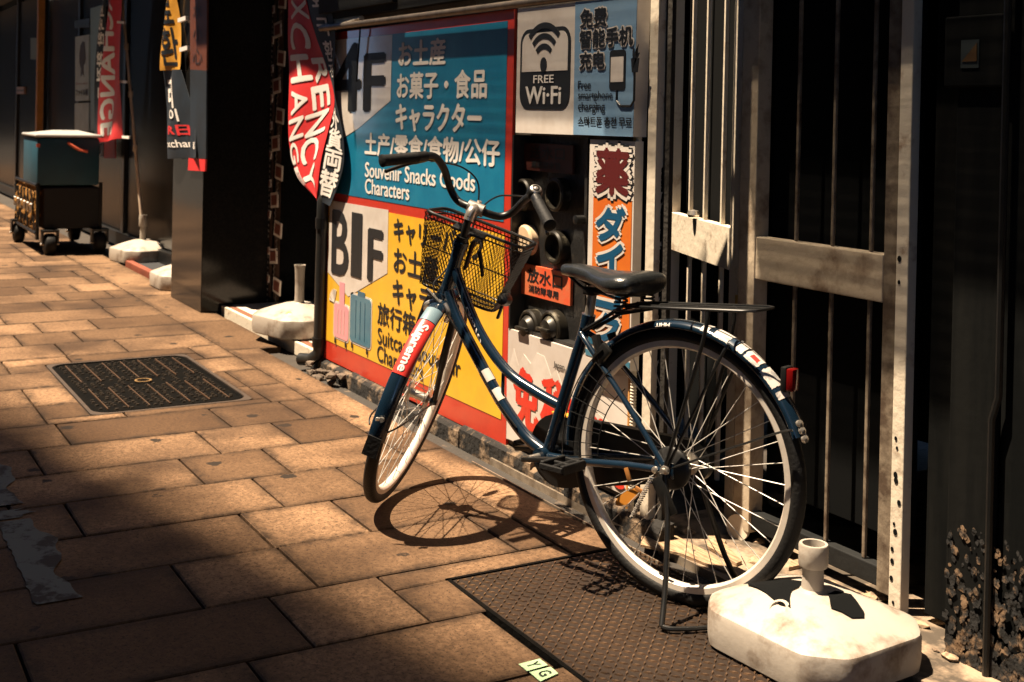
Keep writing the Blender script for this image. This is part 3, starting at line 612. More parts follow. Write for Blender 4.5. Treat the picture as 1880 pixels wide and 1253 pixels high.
# hanging strips of small framed pictures
FR = M('frame_white', (.6, .55, .5), .5); PICT = M('print_brown', (.16, .045, .028), .5, col2=(.05, .02, .015), scale=60)
TAPE = M('strip_brown', (.045, .022, .014), .6)
def hstrip(label, px, zs, s, tilt):
    x = on_wall(px, 300, 2.4).x
    o = thing('hanging_photo_strip', label, 'decoration', (x, 2.4, 0), 'photo strips hanging in the doorway'); b = B(); b.box((-.045, .004, .07), (.045, .006, 2.3)); b.build('ribbon', TAPE, o, smooth=0)
    for k, py in enumerate(zs):
        z = on_wall(px, py, 2.4).z; a = Matrix.Rotation(radians(tilt * (1 if k % 2 else -1)), 3, 'Y'); dx = .035 * (1 if k % 2 else -1) * (s > .05)
        b = B(); b.box((dx - s, -.006, z - s * .72), (dx + s, 0, z + s * .72), 0, a); f = b.build('photo_frame', FR, o, smooth=0)
        b = B(); b.box((dx - s * .72, -.0085, z - s * .48), (dx + s * .72, -.0065, z + s * .48), 0, a); b.build('photo', PICT, f, smooth=0)
        pts = [(dx * .5 + .012 * sin(q * 2.1), -.004, z - s * .8 - q * .011) for q in range(13)]
        b = B(); b.tube(pts, .0028, 5); b.build('garland', M('garland_grey', (.2, .17, .14), .5), f)
hstrip('widest of the hanging strips of little framed photos, nearest the drain pipe', 510, (-45, 4, 55, 108, 158, 213, 264, 316, 369, 421, 473, 526), .062, 6)
hstrip('middle of the hanging strips of little framed photos', 496, (20, 74, 128, 180, 232, 284, 338, 393, 462, 512), .032, 9)
hstrip('hanging strip of little framed photos closest to the black pillar', 485, (42, 95, 146, 200, 252, 303, 356, 408, 458, 513), .034, 7)
dp = thing('drain_pipe', 'black rain pipe with a bottom elbow at the left edge of the big poster', 'drain pipe', (-5.335, 2.062, 0))
b = B(); b.tube([(.05, .06, .8), (.05, .03, .8), (.05, .008, .79), (.05, 0, .77), (.049, 0, .7), (.035, 0, .09), (.03, -.005, .06), (.005, -.03, .035), (-.05, -.06, .03)], .029, 14); b.build('pipe', M('black_pipe', (.014, .015, .015), .35, col2=(.04, .035, .03), scale=10), dp)
for q0, q1 in (((.034, 0, .1), (.036, 0, .14)), ((.048, 0, .64), (.048, 0, .69))): b = B(); b.cyl(q0, q1, .034, 14); b.build('collar', BLKM, dp)
rb = thing('rubble', 'broken concrete bits at the foot of the drain pipe', 'rubble', (-5.28, 2.03, 0)); random.seed(4); b = B()
for k in range(26):
    c = V((random.uniform(-.02, .3), random.uniform(-.035, .03), random.uniform(-.02, .03))); s = random.uniform(.008, .026)
    r = bmesh.ops.create_icosphere(b.bm, subdivisions=1, radius=s)
    for v in r['verts']: v.co = V((v.co.x * 1.4, v.co.y, v.co.z * .7)) * random.uniform(.7, 1.2) + c
b.build('rubble', M('rubble_grey', (.12, .09, .065), .9, col2=(.03, .025, .02), scale=20), rb, smooth=0); rb['kind'] = 'stuff'

# ------------------------------------------------------------------ flag bases (water weights)
def pole_base(name, label, loc, rot, hx, hy, h, cut, group, collar=True, dark=False, neck=.2, plug=None):
    o = thing(name, label, 'flag base', loc, group); o.rotation_euler = (0, 0, rot)
    def ring(k, z, c): 
        x, y = hx * k, hy * k; c *= k
        pts = [(x, y - c), (x - c, y), (-x + c, y), (-x, y - c), (-x, -y + c), (-x + c, -y), (x - c, -y), (x, -y + c)]
        out = []
        for i, p in enumerate(pts):                        # ease the corners
            q0, q1 = V(pts[i - 1]), V(pts[(i + 1) % 8]); P_ = V(p); e = min(.022, (q0 - P_).length * .3, (q1 - P_).length * .3)
            a, d = P_ + (q0 - P_).normalized() * e, P_ + (q1 - P_).normalized() * e
            out += [V((a.x, a.y, z)), V((P_.x * .5 + (a.x + d.x) * .25, P_.y * .5 + (a.y + d.y) * .25, z)), V((d.x, d.y, z))]
        return out
    b = B(); b.loft([ring(.93, 0, cut), ring(.985, .008, cut), ring(1, .03, cut), ring(1, h * .55, cut), ring(.985, h * .62, cut), ring(.95, h * .66, cut), ring(.6, h * .86, cut), ring(.3, h, cut), ring(.26, h * 1.0, cut)])
    b.build('tank', PLASTIC, o, smooth=28)
    b = B(); b.lathe((0, 0, h * .97), (0, 0, 1), [(.034, 0), (.025, .01), (.0235, neck * .3), (.0235, neck * .535)] + ([(.031, neck * .54), (.0325, neck * .565), (.0325, neck * .97), (.031, neck), (.025, neck), (.024, neck * .6), (.001, neck * .6)] if collar else [(.026, neck * .9), (.03, neck), (.024, neck), (.022, neck * .6), (.001, neck * .6)]), 20)
    b.build('neck', PLASTIC, o, smooth=32)
    b = B(); 
    if plug: b.lathe((plug[0], plug[1], plug[2]), plug[3], [(.018, -.01), (.018, .006), (.001, .008)], 16); b.build('plug', M('brass_plug', (.5, .27, .05), .4, metal=.3), o)
    return o
GB = 'white water-filled flag bases'
big = pole_base('flag_weight', 'big dirty white flag base with empty collared neck, in front of the rear wheel', (-2.0, 1.945, 0), radians(4), .207, .184, .138, .07, GB, neck=.108)
b = B(); b.lathe((-.0, -.1, .108), (.1, -.6, .8), [(.026, 0), (.026, .012), (.018, .016), (.018, .006), (.001, .006)], 18); b.build('filler_cap', PLASTIC, big)
def shadow_patch(pts):  # cast shadow shape painted as black patches over the base top
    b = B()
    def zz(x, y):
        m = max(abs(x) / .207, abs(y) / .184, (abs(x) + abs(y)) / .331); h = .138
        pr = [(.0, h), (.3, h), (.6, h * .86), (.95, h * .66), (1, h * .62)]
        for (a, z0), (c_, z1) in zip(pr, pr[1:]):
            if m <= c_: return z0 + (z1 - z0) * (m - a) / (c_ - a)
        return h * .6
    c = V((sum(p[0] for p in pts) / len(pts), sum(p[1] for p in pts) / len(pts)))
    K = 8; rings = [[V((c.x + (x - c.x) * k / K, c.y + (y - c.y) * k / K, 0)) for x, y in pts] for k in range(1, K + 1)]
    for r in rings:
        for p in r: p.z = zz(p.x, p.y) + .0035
    b.loft(rings, caps=False); b.face(rings[0]); return b.build('painted_shadow', VOID, big, smooth=0)
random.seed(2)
shadow_patch([(x + random.uniform(-.006, .006), y + random.uniform(-.006, .006)) for x, y in ((-.16, -.05), (-.12, -.02), (-.08, .0), (-.04, .02), (-.028, -.0), (-.02, -.04), (0, -.07), (.02, -.1), (-.01, -.1), (-.05, -.085), (-.09, -.07), (-.13, -.065))])
shadow_patch([(x + random.uniform(-.006, .006), y + random.uniform(-.006, .006)) for x, y in ((.035, .03), (.06, .055), (.09, .05), (.12, .035), (.13, .01), (.12, -.01), (.095, -.025), (.08, -.04), (.06, -.02), (.04, 0))])
b = pole_base('flag_weight', 'white flag base with bare neck and brass plug, on the doorstep by the drain pipe', (-6.0, 2.22, .04), radians(14), .225, .2, .15, .09, GB, collar=False, neck=.2, plug=(.1, -.13, .115, (.3, -.5, .8)))
pole_base('flag_weight', 'white flag base half hidden behind the black pillar', (-8.12, 2.2, .0), radians(0), .225, .2, .15, .09, GB, neck=.12)
left_base = pole_base('flag_weight', 'farthest white flag base, carrying the white pole of the mirrored red flag', (-9.62, 2.28, .0), radians(10), .24, .21, .16, .09, GB, neck=.2)
fp = thing('flag_pole', 'thin white pole with rings standing in the farthest flag base', 'pole', (-9.62, 2.28, .2))
PW = M('pole_cream', (.68, .56, .44), .45, col2=(.5, .36, .25), scale=10)
ptop = on_wall(219, -60, 2.15); p0 = V((0, 0, 0)); p1 = ptop - V((-9.62, 2.28, .2))
b = B(); b.cyl(p0, p1, .0125, 12, .011); b.build('pole', PW, fp)
for k in (.32, .52, .70, .9): b = B(); c = p0.lerp(p1, k); b.cyl(c - V((0, 0, .03)), c + V((0, 0, .02)), .019, 12); b.build('joint', PW, fp)
th = thing('threshold_bar', 'red-brown timber threshold beside a dark mat at the far shop front', 'threshold', (-8.9, 2.16, 0)); b = B(); b.box((-.55, -.05, -.03), (.62, 0, .03), .006); b.build('bar', M('red_brown_wood', (.24, .06, .03), .6, col2=(.12, .03, .015), scale=6), th, smooth=0); b = B(); b.box((-.55, .003, -.03), (.62, .5, .012), .003); b.build('mat', M('mat_dark', (.02, .022, .026), .9), th, smooth=0)

# ------------------------------------------------------------------ flags
FRED = M('flag_red', (.66, .028, .03), .6, col2=(.5, .02, .025), scale=5, bump=.25, bscale=12); FBLK = M('flag_navy_black', (.008, .013, .02), .6, col2=(.015, .03, .05), scale=4); FINK = M('flag_ink', (.82, .78, .74), .6)
def crv(pts, v):
    v = max(0, min(1, v)) * (len(pts) - 1); i = min(int(v), len(pts) - 2); t = v - i
    p = [V(pts[max(0, min(len(pts) - 1, i + k))]) for k in (-1, 0, 1, 2)]
    return .5 * ((2 * p[1]) + (p[2] - p[0]) * t + (2 * p[0] - 5 * p[1] + 4 * p[2] - p[3]) * t * t + (3 * p[1] - p[0] - 3 * p[2] + p[3]) * t ** 3)
class Cloth:
    """sheet hung between two measured edge curves (points on planes parallel to the wall), with folds"""
    def __init__(s, Lc, Rc, wave, org, amp=.02): s.L, s.R, s.w, s.o, s.a = Lc, Rc, wave, V(org), amp
    def at(s, u, v, h=0):
        p = crv(s.L, v).lerp(crv(s.R, v), u); p = p + V((0, s.a * s.w(u, v) - h, 0)); return p - s.o
    def mesh(s, name, mat, parent, nu=16, nv=60, u0=0, u1=1):
        b = B(); g = [[b.bm.verts.new(s.at(u0 + (u1 - u0) * i / nu, j / nv)) for i in range(nu + 1)] for j in range(nv + 1)]
        k = [[b.bm.verts.new(s.at(u0 + (u1 - u0) * i / nu, j / nv, -.0016)) for i in range(nu + 1)] for j in range(nv + 1)]
        for j in range(nv):
            for i in range(nu): b.bm.faces.new((g[j][i], g[j][i + 1], g[j + 1][i + 1], g[j + 1][i])); b.bm.faces.new((k[j][i], k[j + 1][i], k[j + 1][i + 1], k[j][i + 1]))
        for j in range(nv):
            for i in (0, nu): b.bm.faces.new((g[j][i], g[j + 1][i], k[j + 1][i], k[j][i]))
        for i in range(nu):
            for j in (0, nv): b.bm.faces.new((g[j][i], k[j][i], k[j][i + 1], g[j][i + 1]))
        return b.build(name, mat, parent, smooth=60)
def flag_text(cl, txt, u0, u1, v0, v1, parent, mat=FINK, rot=True, mirror=False, bold=(.006, .02), cuts=26):
    def fn(a, c, h):
        if mirror: c = 1 - c
        if rot: return cl.at(u0 + (u1 - u0) * c, v0 + (v1 - v0) * a, .0025 + h)          # top of the letters to the right
        return cl.at(u0 + (u1 - u0) * a, v1 + (v0 - v1) * c, .0025 + h)
    return text(txt, fn, mat, parent, bold, cuts=cuts)
FY = 2.045
def fl(pts, y=FY): return [on_wall(a, c, y) for a, c in pts]
org = on_wall(575, 380, FY)
fg = thing('advertising_flag', 'twisting red flag reading CURRENCY EXCHANGE with a black lettered border, beside the poster', 'flag', org)
Le = fl([(525, -70), (526, 0), (526, 64), (531, 140), (530, 215), (531, 270), (545, 325), (584, 368)]); Me = fl([(552, -70), (563, 0), (580, 64), (603, 130), (613, 185), (604, 240), (592, 300), (584, 369)], FY); Re = fl([(590, -70), (604, 0), (614, 64), (613, 130), (616, 178), (629, 250), (628, 310), (606, 379)], FY)
red = Cloth(Le, Me, lambda u, v: sin(v * 9 + u * 3) * .5 + sin(u * 8 + v * 4) * .35, org, .012); blk = Cloth(Me, Re, lambda u, v: sin(v * 11 + 1 + u * 4) * .4, org, .008)
red.mesh('red_cloth', FRED, fg); blk.mesh('border_cloth', FBLK, fg, 10)
for ch, y0, y1, ux in (('X', -8, 28, (.2, .95)), ('C', 35, 78, (.15, .77)), ('H', 88, 129, (.09, .6)), ('A', 142, 180, (.1, .45)), ('N', 189, 232, (.04, .36)), ('G', 239, 280, (.01, .22)), ('E', 288, 326, (.01, .14)),
                       ('R', 95, 136, (.68, .97)), ('E', 143, 185, (.56, .9)), ('N', 192, 238, (.42, .88)), ('C', 243, 289, (.3, .78)), ('Y', 296, 340, (.2, .7))):
    flag_text(red, ch, ux[0], ux[1], (y0 + 70) / 438, (y1 + 70) / 438, fg, bold=(.03, .04), cuts=6)
for ch, y0, y1, u0, u1 in (('외', -20, 14, .25, .8), ('국', 28, 60, .25, .8), ('환', 70, 104, .3, .85), ('전', 110, 136, .3, .9), ('外', 205, 243, .1, .9), ('貨', 243, 282, .08, .92), ('両', 285, 322, .1, .92), ('替', 323, 362, .06, .94)):
    flag_text(blk, ch, u0, u1, (y0 + 70) / 449, (y1 + 70) / 449, fg, rot=False, bold=(.03, .03), cuts=6)
br = thing('flag_bracket', 'cream steel bracket with dark wires above the flag and poster', 'bracket', on_wall(640, 40, 2.055)); b = B()
q = lambda a, c: on_wall(a, c, 2.055) - br.location
b.tube([q(612, 52), q(664, 34)], .012, 10); b.prism([q(608, -30), q(617, -30), q(617, 50), q(608, 54)], (0, .012, 0)); b.prism([q(640, -30), q(661, -30), q(661, 30), q(618, 46), q(617, 40)], (0, .012, 0)); b.build('arm', STEELW, br)
b = B(); b.tube([q(612, 46), q(630, 44), q(662, 40)], .004, 6); b.tube([q(663, 0), q(661, 60), q(657, 110), q(655, 150)], .004, 6); b.build('wire', BLKM, br)

# mirrored red flag on the far pole
FY2 = 2.12; org = on_wall(205, 250, FY2)
f3 = thing('advertising_flag', 'narrow red flag seen from its back, EXCHANGE mirrored, hanging on the far white pole', 'flag', org)
Lb = fl([(203, -60), (196, 0), (191, 60), (187, 130), (184, 200), (181, 262)], FY2); Rb = fl([(216, -60), (219, 0), (221, 60), (223, 130), (225, 190), (224, 254)], FY2)
c3 = Cloth(Lb, Rb, lambda u, v: sin(u * 7 + v * 6) * .6, org, .03); c3.mesh('red_cloth', FRED, f3)
flag_text(c3, 'EXCHANGE', .1, .58, .08, .95, f3, mirror=True, bold=(.006, .04), cuts=26)
cb = Cloth([p + (q_ - p) * -.26 for p, q_ in zip(Lb, Rb)], Lb, lambda u, v: sin(u * 3 + v * 5 + 2), org, .02); cb.mesh('border_cloth', FBLK, f3, 6)
flag_text(cb, '국내 외국환 환전 Tourist', .25, .85, .05, .95, f3, mirror=True, bold=(.003, .03), cuts=22)
for py, px in ((41, 224), (150, 228), (252, 233)):
    b = B(); a = on_wall(px - 8, py, FY2) - org; c = on_wall(px + 5, py + 1, FY2) - org; b.bar(a, c, .012, .02); b.build('loop', FINK, f3, smooth=0)
rs = thing('small_sign', 'small bright red sign with a white lettered edge hanging below the far red flag', 'sign', on_wall(195, 270, 2.3)); b = B(); q = lambda a, c, d=0: on_wall(a, c, 2.3) - rs.location - V((0, d, 0))
b.prism([q(191, 250), q(211, 250), q(211, 291), q(191, 291)], (0, .01, 0)); b.build('panel', FRED, rs, smooth=0); b = B(); b.prism([q(180, 262), q(190.6, 262), q(190.6, 289), q(180, 289)], (0, .01, 0)); b.build('edge_panel', BLACK, rs, smooth=0)
text('IS', lambda u, v, h: q(189.5, 287, .004).lerp(q(181.5, 287, .004), u) .lerp(q(189.5, 264, .004).lerp(q(181.5, 264, .004), u), v), INKW, rs, (.05, .03))

# yellow and black flag behind the pillar
FY3 = 1.97; org = on_wall(320, 200, FY3)
f4 = thing('advertising_flag', 'yellow topped black flag with white and red lettering, hanging by the black pillar', 'flag', org)
FYEL = M('flag_yellow', (.62, .3, .03), .6, col2=(.45, .2, .02), scale=6, bump=.2, bscale=14)
top = Cloth(fl([(301, -50), (301, 0), (300, 65), (299, 130)], FY3), fl([(320, -50), (322, 0), (327, 60), (333, 128)], FY3), lambda u, v: sin(u * 5 + v * 5), org, .02); top.mesh('yellow_cloth', FYEL, f4, 8, 20)
low = Cloth(fl([(299, 130), (300, 190), (304, 240), (312, 292)], FY3), fl([(333, 128), (345, 190), (354, 240), (362, 290)], FY3), lambda u, v: sin(u * 6 + v * 4), org, .02); low.mesh('black_cloth', FBLK, f4, 8, 20)
for ch, y0, y1 in (('소', -40, -5), ('료', 2, 52), ('환', 60, 118)): flag_text(top, ch, .1, .75, (y0 + 50) / 180, (y1 + 50) / 180, f4, BLACK, False, False, (.02, .02), 6)
flag_text(low, '리', .12, .55, .1, .38, f4, FINK, False, False, (.03, .03), 6); flag_text(low, '이', .3, .62, .4, .55, f4, FINK, False, False, (.03, .03), 6)
flag_text(low, 'R日', .2, .8, .6, .72, f4, FRED, False, False, (.03, .03), 6); flag_text(low, 'xchang', .1, .95, .77, .87, f4, FINK, False, False, (.006, .02), 12)
for px, py in ((329, 38), (332, 92)): b = B(); a = on_wall(px, py, FY3) - org; b.bar(a, a + V((.1, .02, .01)), .02, .025); b.build('loop', FINK, f4, smooth=0)
f5 = thing('hanging_sign', 'dim brown vertical sign with a lit red bottom edge beside the yellow and black flag', 'sign', on_wall(362, 160, 1.985)); q = lambda a, c, d=0: on_wall(a, c, 1.985) - f5.location - V((0, d, 0))
b = B(); b.prism([q(349, -30), q(380, -30), q(379, 130), q(349, 128)], (0, .01, 0)); b.build('panel', M('dim_brown', (.12, .035, .018), .5, col2=(.08, .02, .01), scale=8), f5, smooth=0)
b = B(); b.prism([q(349, 128), q(379, 130), q(378, 292), q(349, 290)], (0, .01, 0)); b.build('lower_panel', FBLK, f5, smooth=0)
b = B(); b.prism([q(346, 291), q(377, 293), q(376, 315), q(345, 313)], (0, .01, 0)); b.build('red_edge', FRED, f5, smooth=0)
for ch, y in (('水', 20), ('小', 62), ('心', 104)): text(ch, lambda u, v, h: q(355, y + 14, .003).lerp(q(372, y + 14, .003), u).lerp(q(355, y - 14, .003).lerp(q(372, y - 14, .003), u), v), BLACK, f5)

# ------------------------------------------------------------------ far shop front
ff = thing('far_shop_front', 'dark glazed shop front at the left end of the street', 'shop front', (-14, 2.35, 0)); F0 = V((-14, 2.35, 0))
GL = M('dark_shop_glass', (.008, .009, .01), .25, spec=.1)
b = B(); b.box((-26, 2.42, 0), (-7.7, 2.7, 2.6)); at0(b, F0).build('wall', DARK, ff, smooth=0)
for k in range(8):
    x = -25 + k * 2.05; b = B(); b.box((x, 2.385, .12), (x + 1.9, 2.4, 2.5)); at0(b, F0).build('window', GL, ff, smooth=0)
    b = B(); b.box((x + 1.92, 2.36, 0), (x + 2.02, 2.41, 2.6), .004); at0(b, F0).build('mullion', M('dark_mullion', (.03, .03, .032), .35, metal=.5), ff, smooth=0)
b = B(); b.box((-26, 2.34, 0), (-7.7, 2.41, .11)); at0(b, F0).build('kick_plate', BLKM, ff, smooth=0)
b = B(); b.box((-26, 1.62, 2.6), (-8.5, 2.7, 2.66)); b.box((-8.5, 2.0, 2.6), (-7.36, 2.7, 2.66)); at0(b, F0).build('awning', AWN, ff, smooth=0)  # unseen awning added to darken the shop front
b = B(); b.box((-14.75, 2.27, .75), (-14.66, 2.34, 2.6), .004); o = at0(b, F0).build('door_post', M('ochre_door_post', (.5, .24, .07), .5, col2=(.3, .14, .04), scale=8), ff, smooth=0)
b = B(); b.cyl(V((-15, 2.3, 2.44)), V((-15, 2.3, 2.5)), .06, 16); lampo = at0(b, F0).build('downlight', BLKM, ff)
lm_ = bpy.data.materials.new('lamp_glow'); lm_.use_nodes = True; pb = lm_.node_tree.nodes['Principled BSDF']; pb.inputs['Emission Color'].default_value = (1, .9, .75, 1); pb.inputs['Emission Strength'].default_value = 3
b = B(); b.cyl(V((-15, 2.3, 2.432)), V((-15, 2.3, 2.438)), .045, 16); at0(b, F0).build('lamp_lens', lm_, lampo)
def fposter(name, label, pts, y, mat, t=.02):
    o = thing(name, label, 'poster', on_wall(*pts[0], y)); o['yy'] = y; b = B(); b.prism([on_wall(*p, y) - o.location for p in pts], (0, t, 0)); b.build('sheet', mat, o, smooth=0); return o, (lambda a, c, d=.002: on_wall(a, c, y) - o.location - V((0, d, 0)))
GREYP = M('poster_grey', (.42, .52, .56), .5, col2=(.24, .3, .33), scale=3)
o, q = fposter('framed_poster', 'pale poster with a dark head in profile, above the blue cool box', [(138, 68), (163, 64), (163, 185), (138, 186)], 2.33, GREYP)
b = B(); b.prism([q(*p) for p in ((146, 100), (148, 84), (152, 76), (156, 78), (157, 92), (158, 108), (156, 118), (154, 120), (154, 134), (155, 142), (152, 136), (148, 142), (149, 126), (146, 116))], (0, .001, 0)); b.build('head_print', M('hair_dark', (.03, .02, .016), .6), o, smooth=0)
text('ファイル館', lambda u, v, h: q(139.5, 177).lerp(q(161.5, 176), u).lerp(q(139.5, 164).lerp(q(161.5, 163), u), v), BLACK, o, (.012, .03)); text('Beauty salon', lambda u, v, h: q(140, 157).lerp(q(161, 156), u).lerp(q(140, 152).lerp(q(161, 151), u), v), M('ink_dull_red', (.3, .06, .05), .5), o)
o, q = fposter('framed_poster', 'plain small grey panel under the head poster', [(137, 190), (163, 189), (163, 240), (137, 242)], 2.33, GREYP)
o, q = fposter('framed_poster', 'tall blank blue-grey panel behind the mirrored red flag', [(166, 16), (186, 10), (186, 240), (166, 241)], 2.33, M('panel_bluegrey', (.22, .36, .43), .5))
o, q = fposter('fascia_letters', 'dim lettered strip over the head poster', [(137, 38), (164, 34), (164, 50), (137, 52)], 2.33, BLACK); text('Lucent cargo', lambda u, v, h: q(138, 50).lerp(q(163, 48), u).lerp(q(138, 42).lerp(q(163, 39), u), v), M('dim_teal_ink', (.05, .12, .14), .5), o)
o, q = fposter('notice', 'greenish notice hung in the farthest doorway', [(56, 70), (72, 70), (72, 110), (56, 109)], 2.36, M('notice_green', (.12, .15, .12), .5))
o, q = fposter('notice', 'two small pale labels on the farthest dark door', [(30, 160), (44, 160), (44, 173), (30, 173)], 2.36, M('notice_pink', (.3, .2, .17), .5)); b = B(); b.prism([q(*p) for p in ((30, 165), (44, 165), (44, 168), (30, 168))], (0, .001, 0)); b.build('label_gap', BLACK, o, smooth=0)

# ------------------------------------------------------------------ cart with the cool box
wg = thing('folding_cart', 'black folding cart with fat wheels and an ochre netted side, by the far shop front', 'cart', (-10.8, 1.84, 0)); W0 = V((-10.8, 1.84, 0))
CLOTHB = M('cart_black_cloth', (.008, .009, .01), .8)
b = B(); b.box((-11.3, 1.655, .2), (-10.27, 2.09, .53), .01); at0(b, W0).build('body', CLOTHB, wg, smooth=0)
b = B(); nu, nv = 26, 14; g = []
for i in range(nu + 1):
    col = []
    for j in range(nv + 1):
        x = -11.33 + 1.06 * i / nu; z = .17 + .36 * j / nv
        bul = .035 * sin(pi * i / nu * 3) ** 2 * sin(pi * j / nv) + .012 * sin(i * 1.7 + j * .9) + .01 * sin(i * .8 - j * 1.9)
        col.append(b.bm.verts.new((x, 1.615 - bul, z - .012 * sin(i * .9))))
    g.append(col)
for i in range(nu):
    for j in range(nv): b.bm.faces.new((g[i][j], g[i + 1][j], g[i + 1][j + 1], g[i][j + 1]))
b.bm.verts.ensure_lookup_table()
bmesh.ops.solidify(b.bm, geom=list(b.bm.faces), thickness=.006)
at0(b, W0).build('ochre_cover', M('ochre_canvas', (.5, .25, .06), .7, col2=(.28, .12, .03), scale=7, bump=.3, bscale=14), wg, smooth=50)
b = B()
for k in range(6):
    x = -11.3 + k * .17
    b.tube([(x, 1.588, .2), (x + .17, 1.588, .5)], .006, 6); b.tube([(x + .17, 1.588, .2), (x, 1.584, .5)], .006, 6)
b.tube([(-11.33, 1.6, .55), (-10.27, 1.6, .55)], .013, 8); b.tube([(-11.33, 1.6, .17), (-10.27, 1.6, .17)], .013, 8)
for x in (-10.27, -11.33):
    for y in (1.61, 2.09): b.tube([(x, y, .12), (x, y, .57)], .014, 8)
at0(b, W0).build('frame', BLKM, wg)
b = B()
for k in range(6): x = -11.28 + k * .17; b.tube([(x + .05, 1.572, .33), (x + .085, 1.57, .4)], .009, 6)
at0(b, W0).build('net_clip', INKW, wg)
def cart_wheel(x, y):
    b = B(); b.lathe((x, y - .045, .085), (0, 1, 0), [(.02, 0), (.06, .0), (.078, .008), (.085, .02), (.085, .07), (.078, .082), (.06, .09), (.02, .09)], 24); o = at0(b, W0).build('wheel', RUBBER, wg)
    b = B(); b.box((x - .04, y - .065, .09), (x + .04, y - .05, .19), .004); b.box((x - .04, y + .05, .09), (x + .04, y + .065, .19), .004); b.box((x - .05, y - .065, .18), (x + .05, y + .065, .2), .004); at0(b, W0).build('fork', BLKM, o, smooth=0)
    b = B(); b.cyl((x, y - .072, .085), (x, y + .072, .085), .011, 10); at0(b, W0).build('axle_bolt', CHROME, o)
for x, y in ((-10.24, 1.7), (-10.24, 2.08), (-11.3, 1.62), (-11.3, 2.08)): cart_wheel(x, y)
cbx = thing('cool_box', 'teal blue insulated box with a white lid and red strap, riding on the cart', 'cool box', (-10.6, 1.84, .53)); W0 = V((-10.6, 1.84, .53))
TEAL = M('teal_cloth', (.006, .058, .09), .6, col2=(.004, .035, .06), scale=6, bump=.25, bscale=10)
b = B(); b.box((-10.98, 1.6, .545), (-10.28, 2.08, .925), .02); at0(b, W0).build('body', TEAL, cbx, smooth=30)
b = B(); b.box((-11.0, 1.585, .93), (-10.265, 2.095, .955), .012); b.loft([[V((-11, 1.6, .95)), V((-10.28, 1.6, .95)), V((-10.28, 2.08, .95)), V((-11, 2.08, .95))], [V((-10.8, 1.8, .98)), V((-10.5, 1.85, .985)), V((-10.5, 1.95, .985)), V((-10.8, 1.95, .98))]]); at0(b, W0).build('lid', M('lid_white', (.33, .33, .32), .5), cbx, smooth=0)
b = B(); b.tube([(-10.27, 1.83, .89), (-10.255, 1.87, .86), (-10.252, 1.92, .83), (-10.26, 1.98, .82)], .012, 8); b.box((-10.275, 1.592, .85), (-10.268, 1.62, .88)); at0(b, W0).build('strap', M('strap_red', (.62, .12, .06), .5), cbx)

# ------------------------------------------------------------------ litter in front of the gate
BRD = M('bleached_board', (.36, .25, .15), .8, col2=(.14, .08, .04), scale=9, var=.85, streak=(2, 14, 14), bump=.4)
def board(label, pts, z, t):
    P_ = [on_ground(*p, z) for p in pts]; o = thing('board', label, 'board', P_[0]); b = B(); b.prism([p - P_[0] - V((0, 0, t)) for p in P_], (0, 0, t)); b.build('board', BRD, o, smooth=0)
board('long bleached board lying under the rear wheel spokes', [(1178, 985), (1240, 983), (1372, 1050), (1365, 1062), (1250, 1016), (1176, 1000)], .012, .007)
board('wedge shaped bleached board beside the bottle cap behind the wheel', [(1300, 980), (1312, 978), (1362, 1030), (1352, 1034), (1298, 1002)], .014, .008)
board('short board end at the foot of the gate bars, right of the wheel', [(1452, 1030), (1482, 1022), (1486, 1034), (1448, 1042)], .014, .009)
o = thing('jar_lid', 'round white lid standing on edge at the foot of the gate', 'lid', on_ground(1358, 990)); b = B(); b.lathe((0, 0, .034), (.3, -.95, .1), [(.001, 0), (.034, 0), (.036, .004), (.036, .014), (.001, .014)], 24); b.build('lid', M('lid_cream', (.68, .58, .46), .5), o)
o = thing('plastic_cup', 'crumpled clear grey cup lying by the gate bars behind the wheel', 'cup', on_ground(1420, 945)); b = B(); b.lathe((0, 0, .05), (.9, .1, .25), [(.001, 0), (.028, 0), (.036, .08), (.033, .08), (.026, .004), (.001, .004)], 18); b.build('cup', M('grey_plastic', (.2, .2, .18), .3), o)
random.seed(21); lt = B()
for k in range(45):
    c = V((random.uniform(-2.75, -1.75), random.uniform(2.06, 2.42), .008)); s = random.uniform(.006, .022)
    r = bmesh.ops.create_icosphere(lt.bm, subdivisions=1, radius=s)
    for v in r['verts']: v.co = V((v.co.x * 1.6, v.co.y, v.co.z * .5)) * random.uniform(.6, 1.3) + c
o = lt.build('debris', M('debris_tan', (.38, .27, .17), .9, col2=(.06, .04, .03), scale=40, var=.9), smooth=0); o['kind'] = 'stuff'

# ------------------------------------------------------------------ bicycle
PSI, PHI, HA, ST = .3232, .0143, 1.2139, 1.0937              # heading, lean, head angle, steering turned to the right
R0 = .331
be = V((-cos(PSI), -sin(PSI), 0)); bn = V((sin(PSI), -cos(PSI), 0)) * cos(PHI) + V((0, 0, sin(PHI))); bu = be.cross(bn)
BM = Matrix((be, bn, bu)).transposed().to_4x4(); BM.translation = V((-2.3695, 1.8639, R0)) - bu * R0
bike = thing('bicycle', 'dark blue city bicycle with wire front basket and rear rack, parked on its double stand', 'bicycle', mat4=BM)
def Q(a, l, u): return V((a, l, u + R0))
sA = V((-cos(HA), 0, sin(HA))); f0 = V((sin(HA), 0, cos(HA))); lf = V((0, 1, 0))
fA = f0 * cos(ST) - lf * sin(ST); lA = lf * cos(ST) + f0 * sin(ST)
AX = Q(.945, 0, -.0056)
def FA(l, f, u): return AX + sA * .62 + lA * l + fA * f + sA * u    # steered frame, origin at the stem top
def smooth_path(pts, n=8):
    return [crv(pts, k / ((len(pts) - 1) * n)) for k in range((len(pts) - 1) * n + 1)]

